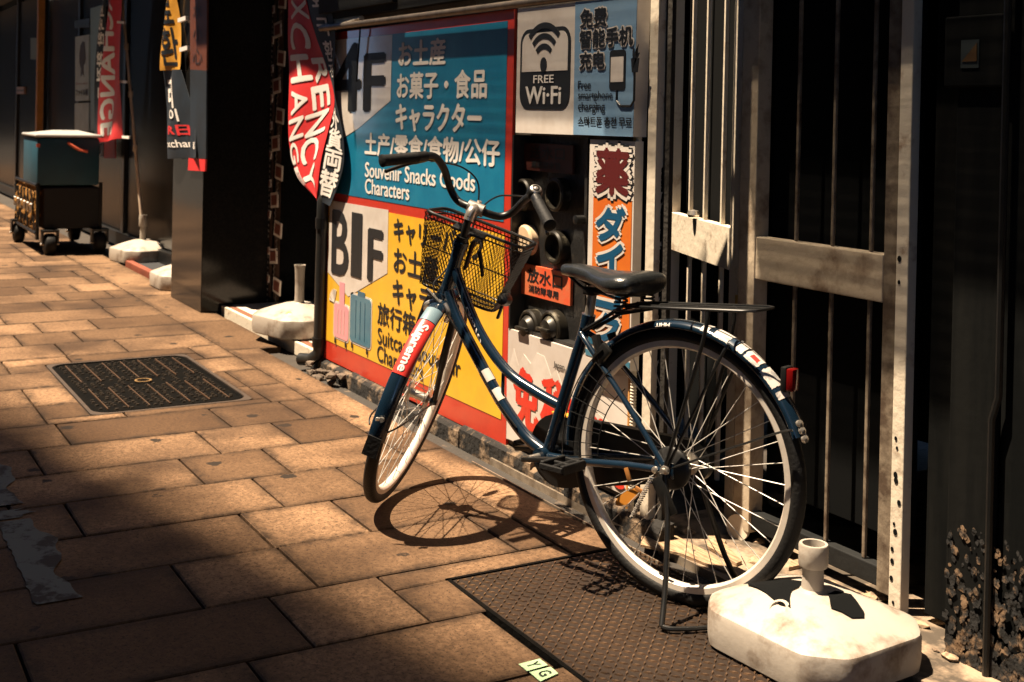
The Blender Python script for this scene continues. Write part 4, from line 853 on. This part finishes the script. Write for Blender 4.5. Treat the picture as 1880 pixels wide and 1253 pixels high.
def wheel(c, ax, upv, hub_r, hub_w, rear):
    o = bpy.data.objects.new('wheel', None); C.objects.link(o); o.parent = bike; o.location = c
    ax = V(ax).normalized(); upv = V(upv).normalized(); sd = ax.cross(upv)
    n = 96
    def pt(r, t, h): return (upv * cos(t) + sd * sin(t)) * r + ax * h
    b = B(); prof = [(.3145 + .0175 * cos(k * pi / 6), .0185 * sin(k * pi / 6)) for k in range(12)]
    prof = [(r + (.0012 if abs(h) < .01 and r > .325 else 0), h) for r, h in prof]
    g = [[b.bm.verts.new(pt(r, 2 * pi * i / n, h)) for r, h in prof] for i in range(n)]
    for i in range(n):
        for k in range(12): b.bm.faces.new((g[i][k], g[i][(k + 1) % 12], g[(i + 1) % n][(k + 1) % 12], g[(i + 1) % n][k]))
    b.build('tyre', RUBBER, o, smooth=60)
    b = B(); prof = [(.302, .0125), (.302, -.0125), (.2885, -.0125), (.2845, -.0085), (.2825, -.004), (.2825, .004), (.2845, .0085), (.2885, .0125)]
    g = [[b.bm.verts.new(pt(r, 2 * pi * i / n, h)) for r, h in prof] for i in range(n)]
    for i in range(n):
        for k in range(8): b.bm.faces.new((g[i][k], g[i][(k + 1) % 8], g[(i + 1) % n][(k + 1) % 8], g[(i + 1) % n][k]))
    b.build('rim', RIMM, o, smooth=35)
    b = B()
    for k in range(36):
        t = 2 * pi * k / 36 + .04; side = 1 if k % 2 else -1; lean = (.62 if (k // 2) % 2 else -.62)
        b.cyl(pt(hub_r, t + lean, side * hub_w), pt(.286, t, side * .003), .00115, 5)
    b.build('spokes', M('spoke_steel', (.5, .48, .44), .45, metal=.2), o)
    b = B(); b.lathe((0, 0, 0), ax, [(.004, -hub_w - .02), (.008, -hub_w - .02), (.008, -hub_w - .006), (hub_r + .004, -hub_w - .003), (hub_r + .004, -hub_w + .003), (.014, -hub_w + .006), (.013, 0), (.014, hub_w - .006), (hub_r + .004, hub_w - .003), (hub_r + .004, hub_w + .003), (.008, hub_w + .006), (.008, hub_w + .02), (.004, hub_w + .02)], 20)
    b.build('hub', CHROME, o)
    b = B(); c2 = pt(.19, 2.2 if rear else 1.1, .004); d = c2.normalized()
    tt = ax.cross(d); b.prism([c2 + d * (.042 * cos(q)) + tt * (.014 * sin(q)) for q in [k * pi / 8 for k in range(16)]], ax * .006)
    b.build('spoke_reflector', M('reflector_amber', (.5, .2, .03), .25), o, smooth=0)
    return o, pt
rc = Q(0, 0, 0); rw, rpt = wheel(rc, (0, 1, 0), (0, 0, 1), .026, .03, True)
fc_ = AX + fA * .0521; fw, fpt = wheel(fc_, lA, sA, .03, .03, False)

# frame
tube = lambda pts, r, n=14: smooth_path([Q(*p) for p in pts])
fr = B()
def ax(t): return AX + sA * t
fr.cyl(ax(.352), ax(.508), .0185, 18); fr.cyl(ax(.340), ax(.356), .022, 18); fr.cyl(ax(.503), ax(.52), .022, 18)
fr.tube(smooth_path([ax(.445) - V((0, 0, 0)), Q(.765, 0, .36), Q(.684, 0, .235), Q(.578, 0, .142), Q(.47, 0, .1), Q(.372, 0, .075)]), .0145, 14)
fr.tube(smooth_path([ax(.372), Q(.775, 0, .265), Q(.681, 0, .152), Q(.595, 0, .055), Q(.505, 0, -.022), Q(.43, 0, -.055)]), .0165, 14)
fr.cyl(Q(.425, 0, -.058), Q(.300, 0, .325), .0155, 16)
fr.cyl(Q(.425, -.036, -.058), Q(.425, .036, -.058), .021, 18)
for s in (1, -1):
    fr.tube(smooth_path([Q(.40, s * .022, -.056), Q(.3, s * .034, -.045), Q(.12, s * .055, -.016), Q(.01, s * .062, -.004)]), [.0115] * 9 + [.010] * 8 + [.009] * 8, 12)
    fr.tube(smooth_path([Q(.312, s * .014, .28), Q(.27, s * .028, .25), Q(.12, s * .052, .12), Q(.012, s * .062, .008)]), .0075, 10)
    fr.box(Q(-.02, s * .064 - .003, -.02), Q(.035, s * .064 + .003, .018), .002)
fr.cyl(Q(.306, 0, .295), Q(.299, 0, .33), .019, 16)
frame = fr.build('frame', BIKE, bike)
b = B(); b.box(Q(.585, -.003, .063), Q(.595, .003, .135), .002); b.build('frame_bridge', BIKE, frame)
# chain case, crank, pedals
b = B()
def hull(c0, r0, c1, r1, n=14):
    d = math.atan2(c1[1] - c0[1], c1[0] - c0[0]); L_ = math.hypot(c1[0] - c0[0], c1[1] - c0[1]); k = math.acos((r0 - r1) / L_)
    return [(c0[0] + r0 * cos(d + k + (2 * pi - 2 * k) * i / n), c0[1] + r0 * sin(d + k + (2 * pi - 2 * k) * i / n)) for i in range(n + 1)] + [(c1[0] + r1 * cos(d - k + 2 * k * i / n), c1[1] + r1 * sin(d - k + 2 * k * i / n)) for i in range(n + 1)]
cc = [(a, u) for a, u in hull((.425, -.058), .098, (0, 0), .05)]
b.prism([Q(a, -.046, u) for a, u in cc], (0, -.022, 0)); case = b.build('chain_case', BLKM, bike, smooth=30)
b = B(); b.box(Q(.37, -.068, .037), Q(.45, -.044, .043), .001, Matrix.Rotation(radians(-3), 3, 'Y')); b.build('sticker', M('sticker_orange', (.7, .33, .04), .4), case, smooth=0)
b = B(); b.cyl(Q(.425, -.085, -.058), Q(.425, .075, -.058), .009, 12); b.build('crank_axle', CHROME, bike)
def crank(s, ang):
    d = V((cos(ang), 0, sin(ang))); c = Q(.425, s * .075, -.058); e = c + d * .165
    b = B(); b.bar(c - d * .02, e + d * .012, .013, .022, up=(0, 1, 0), bev=.004); ck = b.build('crank', BLKM, bike)
    b = B(); p = e + V((0, s * .06, 0)); w_ = .045
    for q in (-1, 1): b.box(p + V((q * .032 - .006, -w_, -.012)), p + V((q * .032 + .006, w_, .012)), .003)
    for q in (-1, 0, 1): b.box(p + V((-.036, q * w_ - .005, -.007)), p + V((.036, q * w_ + .005, .007)), .002)
    b.cyl(e, p + V((0, s * w_, 0)), .007, 10); b.build('pedal', RUBBER, ck, smooth=0)
crank(1, radians(170)); crank(-1, radians(-10))
# saddle
b = B(); rings = []
for a, w_, zt, th in ((.388, .012, .447, .018), (.38, .022, .454, .03), (.34, .028, .458, .038), (.29, .036, .455, .042), (.24, .062, .452, .05), (.19, .092, .455, .062), (.15, .1, .46, .068), (.122, .092, .458, .06), (.108, .07, .45, .04)):
    ring = []
    for k in range(20):
        t = 2 * pi * k / 20; cx_, sx_ = cos(t), sin(t)
        x = math.copysign(abs(cx_) ** .75, cx_) * w_; z = zt - th / 2 + math.copysign(abs(sx_) ** .8, sx_) * th / 2
        if sx_ > 0: z -= .004 * (1 - abs(cx_)) * (w_ > .05)
        ring.append(Q(a, x, z))
    rings.append(ring)
b.loft(rings); sd = b.build('saddle', M('black_vinyl', (.014, .016, .017), .28, col2=(.022, .024, .025), scale=30, bump=.15, bscale=160, coat=.3), bike, smooth=70)
b = B(); b.cyl(Q(.300, 0, .32), Q(.287, 0, .402), .0125, 14); b.build('seat_post', CHROME, bike)
b = B()
for s in (1, -1):
    b.tube(smooth_path([Q(.36, s * .01, .425), Q(.3, s * .02, .398), Q(.24, s * .022, .392), Q(.16, s * .055, .388)]), .0042, 8)
    b.tube([Q(.155 + .017 * cos(k * .8), s * .058 + .017 * sin(k * .8), .362 + k * .00125) for k in range(34)], .0028, 6)
b.box(Q(.27, -.024, .382), Q(.305, .024, .404), .004); b.box(Q(.145, -.07, .352), Q(.165, .07, .36), .002)
b.build('saddle_springs', BLKM, sd)
# fenders
def fender(pt, c, R_, hw, a0, a1, name, par=None):
    b = B(); n = 70; prof = [(cos(q) * .016 + R_ - .016, sin(q) * hw) for q in [radians(-100 + 200 * k / 12) for k in range(13)]]
    prof += [(r - .0015, h * .95) for r, h in prof[::-1]]
    rings = [[c + pt(r, radians(a0 + (a1 - a0) * i / n), h) for r, h in prof] for i in range(n + 1)]
    b.loft(rings); return b.build(name, BIKE, par or bike, smooth=50)
rf = fender(rpt, rc, .353, .027, 0, 0, 'tmp') if False else None
# rear wheel angle: 0 = up, sd = ax x up = forward for ax=(0,1,0), up=z -> +X; so positive angles run forwards
rear_f = fender(rpt, rc, .353, .027, 92, -68, 'fender')
front_f = fender(fpt, fc_, .349, .026, 42, -90, 'fender')
def on_fender(pt, c, R_, a0, a1, w0, w1):
    """u runs along the fender from a0 to a1 (degrees), v across"""
    return lambda u, v, h: c + pt(R_ - .016 + (.016 + .0016 + h) * cos(radians(w0 + (w1 - w0) * v)), radians(a0 + (a1 - a0) * u), (.026 + .0016 + h) * sin(radians(w0 + (w1 - w0) * v)))
def patch(fn, mat, name, par, ragged=0):
    b = B(); nu, nv = 14, 8; g = [[b.bm.verts.new(fn(i / nu + random.uniform(-1, 1) * ragged * (i in (0, nu)), j / nv + random.uniform(-1, 1) * ragged * (j in (0, nv)), 0)) for j in range(nv + 1)] for i in range(nu + 1)]
    for i in range(nu):
        for j in range(nv): b.bm.faces.new((g[i][j], g[i][j + 1], g[i + 1][j + 1], g[i + 1][j]))
    return b.build(name, mat, par, smooth=60)
RSTK = M('sticker_red', (.66, .04, .03), .35)
stk = patch(on_fender(fpt, fc_, .349, -29, -58, -62, 62), RSTK, 'red_sticker', front_f)
fnT = on_fender(fpt, fc_, .3497, -31.5, -56.5, 42, -30)
text('Supreme', fnT, INKW, stk, (.01, .03), cuts=18)
patch(on_fender(fpt, fc_, .349, -20, -28.5, -62, 62), M('pale_blue_sticker', (.13, .2, .24), .35), 'sticker', front_f)
STW = M('sticker_scuffed', (.5, .46, .42), .5, col2=(.2, .2, .2), scale=30, var=.8, lo=.55, hi=.62)
random.seed(8)
for a0, a1, m_ in ((-9.5, -13, STW), (-15.5, -22.5, STW), (-26.5, -30, STW), (-31, -38, STW), (-40, -48, STW), (-50, -53, STW)): patch(on_fender(rpt, rc, .353, a0, a1, -28, 72), m_, 'sticker', rear_f, .03)
patch(on_fender(rpt, rc, .3534, -33, -36.5, 12, 42), RSTK, 'sticker_mark', rear_f, .05)
patch(on_fender(rpt, rc, .3534, -22.8, -26, 5, 60), M('sticker_navy', (.02, .04, .07), .4), 'sticker_mark', rear_f, .02)
text('TIHM', on_fender(rpt, rc, .3535, 12, 5, 65, 92), INKW, rear_f, (.02, .05), cuts=12)
text('URISTO', lambda u, v, h: Q(.722 - .058 * u, .0148 * cos(.6 - 1.0 * v) + .0004 + h, .292 - .088 * u + .0148 * sin(.55 - 1.0 * v)+.004), INKW, frame, (.01, .03), cuts=10)
# stickers round the down tube
def band(a0, u0, a1, u1, r, mat):
    p, q = Q(a0, 0, u0), Q(a1, 0, u1); b = B(); b.lathe(p, q - p, [(r, 0), (r, (q - p).length)], 20); return b.build('sticker', mat, frame)
band(.66, .127, .636, .1, .0172, STW); band(.618, .081, .594, .054, .0173, VWHITE)
# stays, tail light, reflector
b = B()
for s in (1, -1): b.tube(smooth_path([Q(0, s * .066, 0), rc + rpt(.3, radians(-64), s * .045), rc + rpt(.345, radians(-65), s * .03)]), .0028, 6); b.tube(smooth_path([Q(0, s * .066, 0), rc + rpt(.3, radians(-24), s * .045), rc + rpt(.345, radians(-24), s * .03)]), .004, 8)
b.build('fender_stay', BLKM, rear_f)
b = B()
for s in (1, -1): b.tube(smooth_path([fc_ + lA * s * .055, fc_ + fpt(.28, radians(-82), s * .045), fc_ + fpt(.343, radians(-84), s * .028)]), .0026, 6)
b.build('fender_stay', BLKM, front_f)
b = B(); c = fc_ + fpt(.352, radians(-79), -.004); b.cyl(c, c + fpt(.012, radians(-79), 0), .007, 10); b.cyl(c + fpt(.006, radians(-86), .006) * .6, c + fpt(.02, radians(-86), .02) * .7, .0055, 8); b.build('stay_bolt', CHROME, front_f)
b = B(); b.loft([[fc_ + fpt(r, radians(-88), h) for r, h in ((.352, -.02), (.352, .02), (.347, .02), (.347, -.02))], [fc_ + fpt(r, radians(-97), h) for r, h in ((.362, -.022), (.362, .022), (.358, .022), (.358, -.022))]]); b.build('mud_flap', RUBBER, front_f, smooth=0)
b = B(); c = rc + rpt(.378, radians(-48), 0); d = V((-1, 0, 0)); b.box(c + V((-.02, -.016, -.026)), c + V((.0, .016, .026)), .005); b.build('tail_light', M('red_lens', (.11, .003, .003), .12, coat=.5), rear_f)
b = B(); b.box(c + V((-.003, -.018, -.029)), c + V((.012, .018, .029)), .004); b.tube([c + V((.01, 0, -.01)), rc + rpt(.353, radians(-49), 0)], .006, 8); b.build('light_housing', BLKM, rear_f)
b = B()
for a_ in (-63.5, -66, -69): q = rc + rpt(.357, radians(a_), .012); b.lathe(q, rpt(1, radians(a_), .2), [(.009, -.004), (.009, .003), (.001, .006)], 10)
b.build('reflector_bolt', CHROME, rear_f)
# rear rack
b = B(); zr = lambda a: .386 - (a - .0) * .085
loop = [Q(.165, .03, zr(.165)), Q(.14, .058, zr(.14)), Q(0, .06, zr(0)), Q(-.19, .06, zr(-.19)), Q(-.215, .04, zr(-.215)), Q(-.22, 0, zr(-.22)), Q(-.215, -.04, zr(-.215)), Q(-.19, -.06, zr(-.19)), Q(0, -.06, zr(0)), Q(.14, -.058, zr(.14)), Q(.165, -.03, zr(.165))]
b.tube(loop, .0038, 8, closed=True)
for l in (-.02, .02): b.tube([Q(.165, l, zr(.165)), Q(-.218, l, zr(-.218))], .0028, 8)
for a in (.09, -.02, -.13): b.tube([Q(a, -.06, zr(a) - .003), Q(a, .06, zr(a) - .003)], .0028, 8)
for s in (1, -1):
    b.tube(smooth_path([Q(.165, s * .03, zr(.165)), Q(.24, s * .024, .325), Q(.3, s * .02, .29)]), .005, 8)
    b.tube(smooth_path([Q(-.1, s * .058, zr(-.1)), Q(-.085, s * .064, .3), Q(0, s * .07, .012)]), .005, 8)
b.tube([Q(-.06, 0, zr(-.06)), rc + rpt(.352, radians(-10), 0)], .006, 8)
b.build('rear_rack', BLKM, bike)
# ring lock and dress guard
b = B(); n = 20
for s in (1, -1): b.tube([Q(.225, s * .034, .215 + .0) + V((0, 0, 0)), Q(.235, s * .036, .25), Q(.25, s * .032, .285)], .012, 8)
b.box(Q(.205, .03, .215), Q(.24, .046, .27), .006, Matrix.Rotation(radians(-40), 3, 'Y'))
b.build('ring_lock', BLKM, bike)
b = B()
for r_, a0, a1 in ((.335, 40, 100), (.28, 42, 98), (.22, 40, 92)):
    b.tube([rc + rpt(r_, radians(a0 + (a1 - a0) * k / 12), .048) for k in range(13)], .0016, 6)
for k in range(8): a_ = radians(44 + k * 7); b.tube([rc + rpt(.22, a_, .048), rc + rpt(.335, a_ + .06, .046)], .0012, 5)
b.build('dress_guard', BLKM, bike)
# rear drum brake
b = B(); b.lathe(Q(0, .034, 0), (0, 1, 0), [(.02, -.004), (.05, 0), (.052, .012), (.046, .018), (.02, .022), (.012, .03), (.001, .03)], 24); b.bar(Q(.01, .058, -.01), Q(.17, .052, -.035), .004, .014); b.build('drum_brake', BLKM, bike)
b = B()
for s in (1, -1): b.lathe(Q(0, s * .07, 0), (0, s, 0), [(.001, .016), (.006, .016), (.0065, .008), (.011, .007), (.012, 0), (.001, 0)], 12)
b.lathe(Q(.03, .068, -.006), (0, 1, 0), [(.001, .008), (.008, .006), (.009, 0)], 10); b.build('axle_nut', CHROME, bike)
# double stand
b = B()
for s in (1, -1): b.tube(smooth_path([Q(.0, s * .072, -.01), Q(-.02, s * .085, -.1), Q(-.05, s * .13, -.24), Q(-.073, s * .175, -R0 + .008)]), .0068, 10)
b.tube(smooth_path([Q(-.073, .175, -R0 + .008), Q(-.1, .165, -R0 + .007), Q(-.155, .09, -R0 + .007), Q(-.16, 0, -R0 + .007), Q(-.155, -.09, -R0 + .007), Q(-.1, -.165, -R0 + .007), Q(-.073, -.175, -R0 + .008)]), .0058, 8)
b.tube([Q(-.05, .13, -.235), Q(-.05, -.13, -.235)], .004, 6) if False else None
b.bar(Q(.02, .078, -.02), Q(-.03, .08, -.1), .006, .035, bev=.002)
sdn = b.build('kickstand', BLKM, bike)
b = B(); b.tube([Q(.03 + (.055) * k / 90, .082, -.02 - .11 * k / 90) + V((.006 * cos(k * 1.4), .006 * sin(k * 1.4), 0)) for k in range(91)], .0016, 5); b.build('spring', CHROME, sdn)
b = B(); b.bar(Q(.12, .064, -.02), Q(.108, .064, -.05), .005, .012, bev=.001); b.bar(Q(.09, .064, -.062), Q(.065, .064, -.07), .005, .01, bev=.001); b.build('rusty_bracket', M('rusty_bracket', (.28, .12, .03), .5, col2=(.2, .08, .03), scale=30), sdn)

# fork, stem, bars
b = B()
for s in (1, -1): b.tube(smooth_path([AX + sA * .335 + lA * s * .02, AX + sA * .31 + lA * s * .042, AX + sA * .16 + lA * s * .05 + fA * .008, fc_ + lA * s * .052 + sA * .0]), [.0125] * 10 + [.0115] * 8 + [.0085] * 7, 12)
b.cyl(AX + sA * .33, AX + sA * .35, .02, 16); b.bar(AX + sA * .322 + lA * -.05, AX + sA * .322 + lA * .05, .024, .024, up=fA, bev=.006)
for s in (1, -1): b.lathe(fc_ + lA * s * .05, lA * s, [(.001, .012), (.008, .012), (.01, .005), (.013, 0), (.013, -.008), (.001, -.008)], 12)
fork = b.build('fork', BLKM, bike)
b = B()
for s in (1, -1): b.tube(smooth_path([AX + sA * .335 - fA * .03 + lA * s * .012, AX + sA * .315 - fA * .036 + lA * s * .036, AX + sA * .285 - fA * .02 + lA * s * .03]), .008, 8)
b.cyl(AX + sA * .335 - fA * .04, AX + sA * .335 + fA * .02, .006, 8); b.bar(AX + sA * .335 - fA * .036 + lA * .0, AX + sA * .36 - fA * .036 + lA * .05, .006, .012, up=fA); b.build('rim_brake', CHROME, fork)
b = B(); b.cyl(ax(.5), ax(.60), .0112, 16); b.cyl(ax(.52), ax(.535), .018, 16); b.build('stem_shaft', CHROME if False else BLKM, bike)
b = B(); b.tube(smooth_path([ax(.585), ax(.612) + fA * .012, FA(0, .045, -.009)]), .0145, 14); b.cyl(FA(-.024, .05, -.01), FA(.024, .05, -.01), .0185, 18); b.cyl(FA(0, .064, -.026), FA(0, .068, .01), .007, 10); stem = b.build('stem', CHROME, bike)
half = [(0, .05, -.01), (.034, .058, -.014), (.066, .078, -.016), (.092, .086, .0), (.108, .078, .025), (.128, .058, .066), (.155, .022, .099), (.183, -.04, .099), (.242, -.125, .083)]
hp_ = [FA(-l, f, u) for l, f, u in half[:0:-1]] + [FA(l, f, u) for l, f, u in half]
b = B(); b.tube(smooth_path(hp_, 6), .0112, 12); bars = b.build('handlebar', BLKM, bike)
for s in (1, -1):
    p, q = FA(s * .183, -.04, .099), FA(s * .25, -.137, .081); d = (q - p)
    b = B(); b.tube([p, p + d * .06, p + d * .1, p + d * .5, p + d * .93, q, q + d * .02], [.0145, .0165, .0158, .0165, .0172, .0185, .015], 14); b.build('grip', RUBBER, bars)
    # brake lever
    c = FA(s * .176, -.026, .1); b = B(); b.lathe(c, d, [(.0155, -.014), (.0155, .014)], 14); b.tube([c, c + fA * .022 - sA * .012 + lA * s * .0], .008, 8); pv = c + fA * .022 - sA * .014
    b.tube(smooth_path([pv - d * .05, pv + d * .2 + fA * .006 - sA * .004, pv + d * .6 + fA * .01 - sA * .012, pv + d * 1.03 + fA * .006 - sA * .024]), [.007] * 10 + [.0055] * 15, 10); b.build('brake_lever', BLKM, bars)
c = FA(-.158, -.0, .116); b = B(); b.lathe(c, sA * .85 - fA * .45 - lA * .1, [(.022, -.016), (.022, 0), (.019, .007), (.012, .011), (.001, .013)], 22); bell = b.build('bell', BLKM, bars)
b = B(); b.lathe(c, sA * .85 - fA * .45 - lA * .1, [(.0165, .0092), (.014, .0118), (.0118, .0124), (.0118, .011)], 22); b.lathe(c, sA * .85 - fA * .45 - lA * .1, [(.006, .0128), (.001, .014)], 14); b.build('bell_cap', CHROME, bell)
cables = (
    [FA(.176, -.01, .088), FA(.14, .06, .08), FA(.09, .12, .07), FA(.04, .14, .04), FA(.012, .115, -.02), FA(.0, .08, -.1), FA(.01, .03, -.2), FA(.02, -.02, -.27)],
    [FA(-.176, -.01, .088), FA(-.13, .07, .07), FA(-.08, .12, .045), FA(-.03, .13, .02), FA(.0, .11, -.03), FA(.0, .07, -.12), FA(-.012, .03, -.24)])
b = B()
for c in cables: b.tube(smooth_path(c, 6), .0026, 6)
b.tube(smooth_path([FA(.0, .07, -.15), ax(.4) + lA * .03 + fA * .02, ax(.355) + lA * .03 - fA * .02, Q(.735, .02, .215), Q(.69, .02, .166), Q(.6, .02, .066), Q(.52, .018, -.002)], 6), .0025, 6)
b.build('cable', BLKM, bars)
# basket: level with the ground, lattice of slanted wires
hf = V((fA.x, fA.y, 0)).normalized(); hl = V((lA.x, lA.y, 0)).normalized()
hl = lA.normalized(); 
bo = FA(0, 0, 0)
def bk(l, f, u): return bo + lA * l + (hf * f) + sA * u
def corners(wt, f0_, f1_, u): return [bk(wt, f0_, u), bk(-wt, f0_, u), bk(-wt * .96, f1_, u), bk(wt * .96, f1_, u)]
TOP = corners(.157, .085, .265, -.07); BOT = corners(.118, .115, .235, -.295)
def ease(c, e=.04, n=5):
    out = []
    for i in range(4):
        p, a, d = c[i], c[i - 1], c[(i + 1) % 4]
        q0 = p + (a - p).normalized() * e; q1 = p + (d - p).normalized() * e
        for k in range(n + 1): t = k / n; out.append(q0 * (1 - t) ** 2 + p * 2 * t * (1 - t) + q1 * t * t)
    return out
bsk = bpy.data.objects.new('basket', None); C.objects.link(bsk); bsk.parent = bike
b = B(); b.tube(ease(TOP), .0052, 8, closed=True); b.tube([p - sA * .016 for p in ease(TOP)], .0024, 6, closed=True); b.tube(ease(BOT), .0042, 8, closed=True); b.tube([p + sA * .014 for p in ease(BOT)], .0024, 6, closed=True); b.tube([TOP[0].lerp(BOT[0], .45) , TOP[1].lerp(BOT[1], .45)], .002, 6)
b.build('rim_wire', BLKM, bsk)
b = B()
def lattice(p00, p10, p11, p01, du, n):
    """slanted wires both ways on the panel p00-p10 (top edge), p01-p11 (bottom edge)"""
    S = lambda u, v: p00.lerp(p10, u).lerp(p01.lerp(p11, u), v)
    for sgn in (1, -1):
        for k in range(-n, n * 2):
            u0, u1 = k / n, k / n + sgn * du
            lo, hi = 0., 1.
            if u1 != u0:
                ta, tb = (0 - u0) / (u1 - u0), (1 - u0) / (u1 - u0); lo, hi = max(0, min(ta, tb)), min(1, max(ta, tb))
            if hi - lo < .02: continue
            m_ = [S(u0 + (u1 - u0) * t, t) for t in (lo, (lo + hi) / 2, hi)]
            b.tube(m_, .00105 if sgn > 0 else .0007, 4, caps=False)
lattice(TOP[0], TOP[1], BOT[1], BOT[0], .45, 25); lattice(TOP[3], TOP[2], BOT[2], BOT[3], .45, 25)
lattice(TOP[0], TOP[3], BOT[3], BOT[0], .75, 14); lattice(TOP[1], TOP[2], BOT[2], BOT[1], .75, 14); lattice(BOT[0], BOT[1], BOT[2], BOT[3], .4, 20)
b.build('mesh', BLKM, bsk)
b = B(); b.bar(FA(-.05, .062, -.085), FA(.05, .062, -.085), .01, .05, up=fA, bev=.004); b.bar(FA(-.018, .066, -.11), FA(-.018, .07, -.2), .008, .03, up=fA, bev=.002); b.bar(FA(.018, .066, -.11), FA(.018, .07, -.2), .008, .02, up=fA, bev=.002)
b.bar(FA(-.045, .06, -.13), FA(-.075, .066, -.2), .006, .014, up=fA); b.bar(ax(.53), FA(0, .08, -.09), .02, .02, up=lA, bev=.004); b.build('basket_bracket', BLKM, bsk)
b = B(); c = FA(-.142, .15, -.275); b.lathe(c, fA * .9 - sA * .3, [(.001, -.04), (.016, -.036), (.02, -.01), (.02, .03), (.018, .034), (.001, .034)], 18); b.bar(c - sA * .0, c - sA * .06 - fA * .01, .008, .018, up=fA, bev=.002); b.build('headlamp', BLKM, bike)
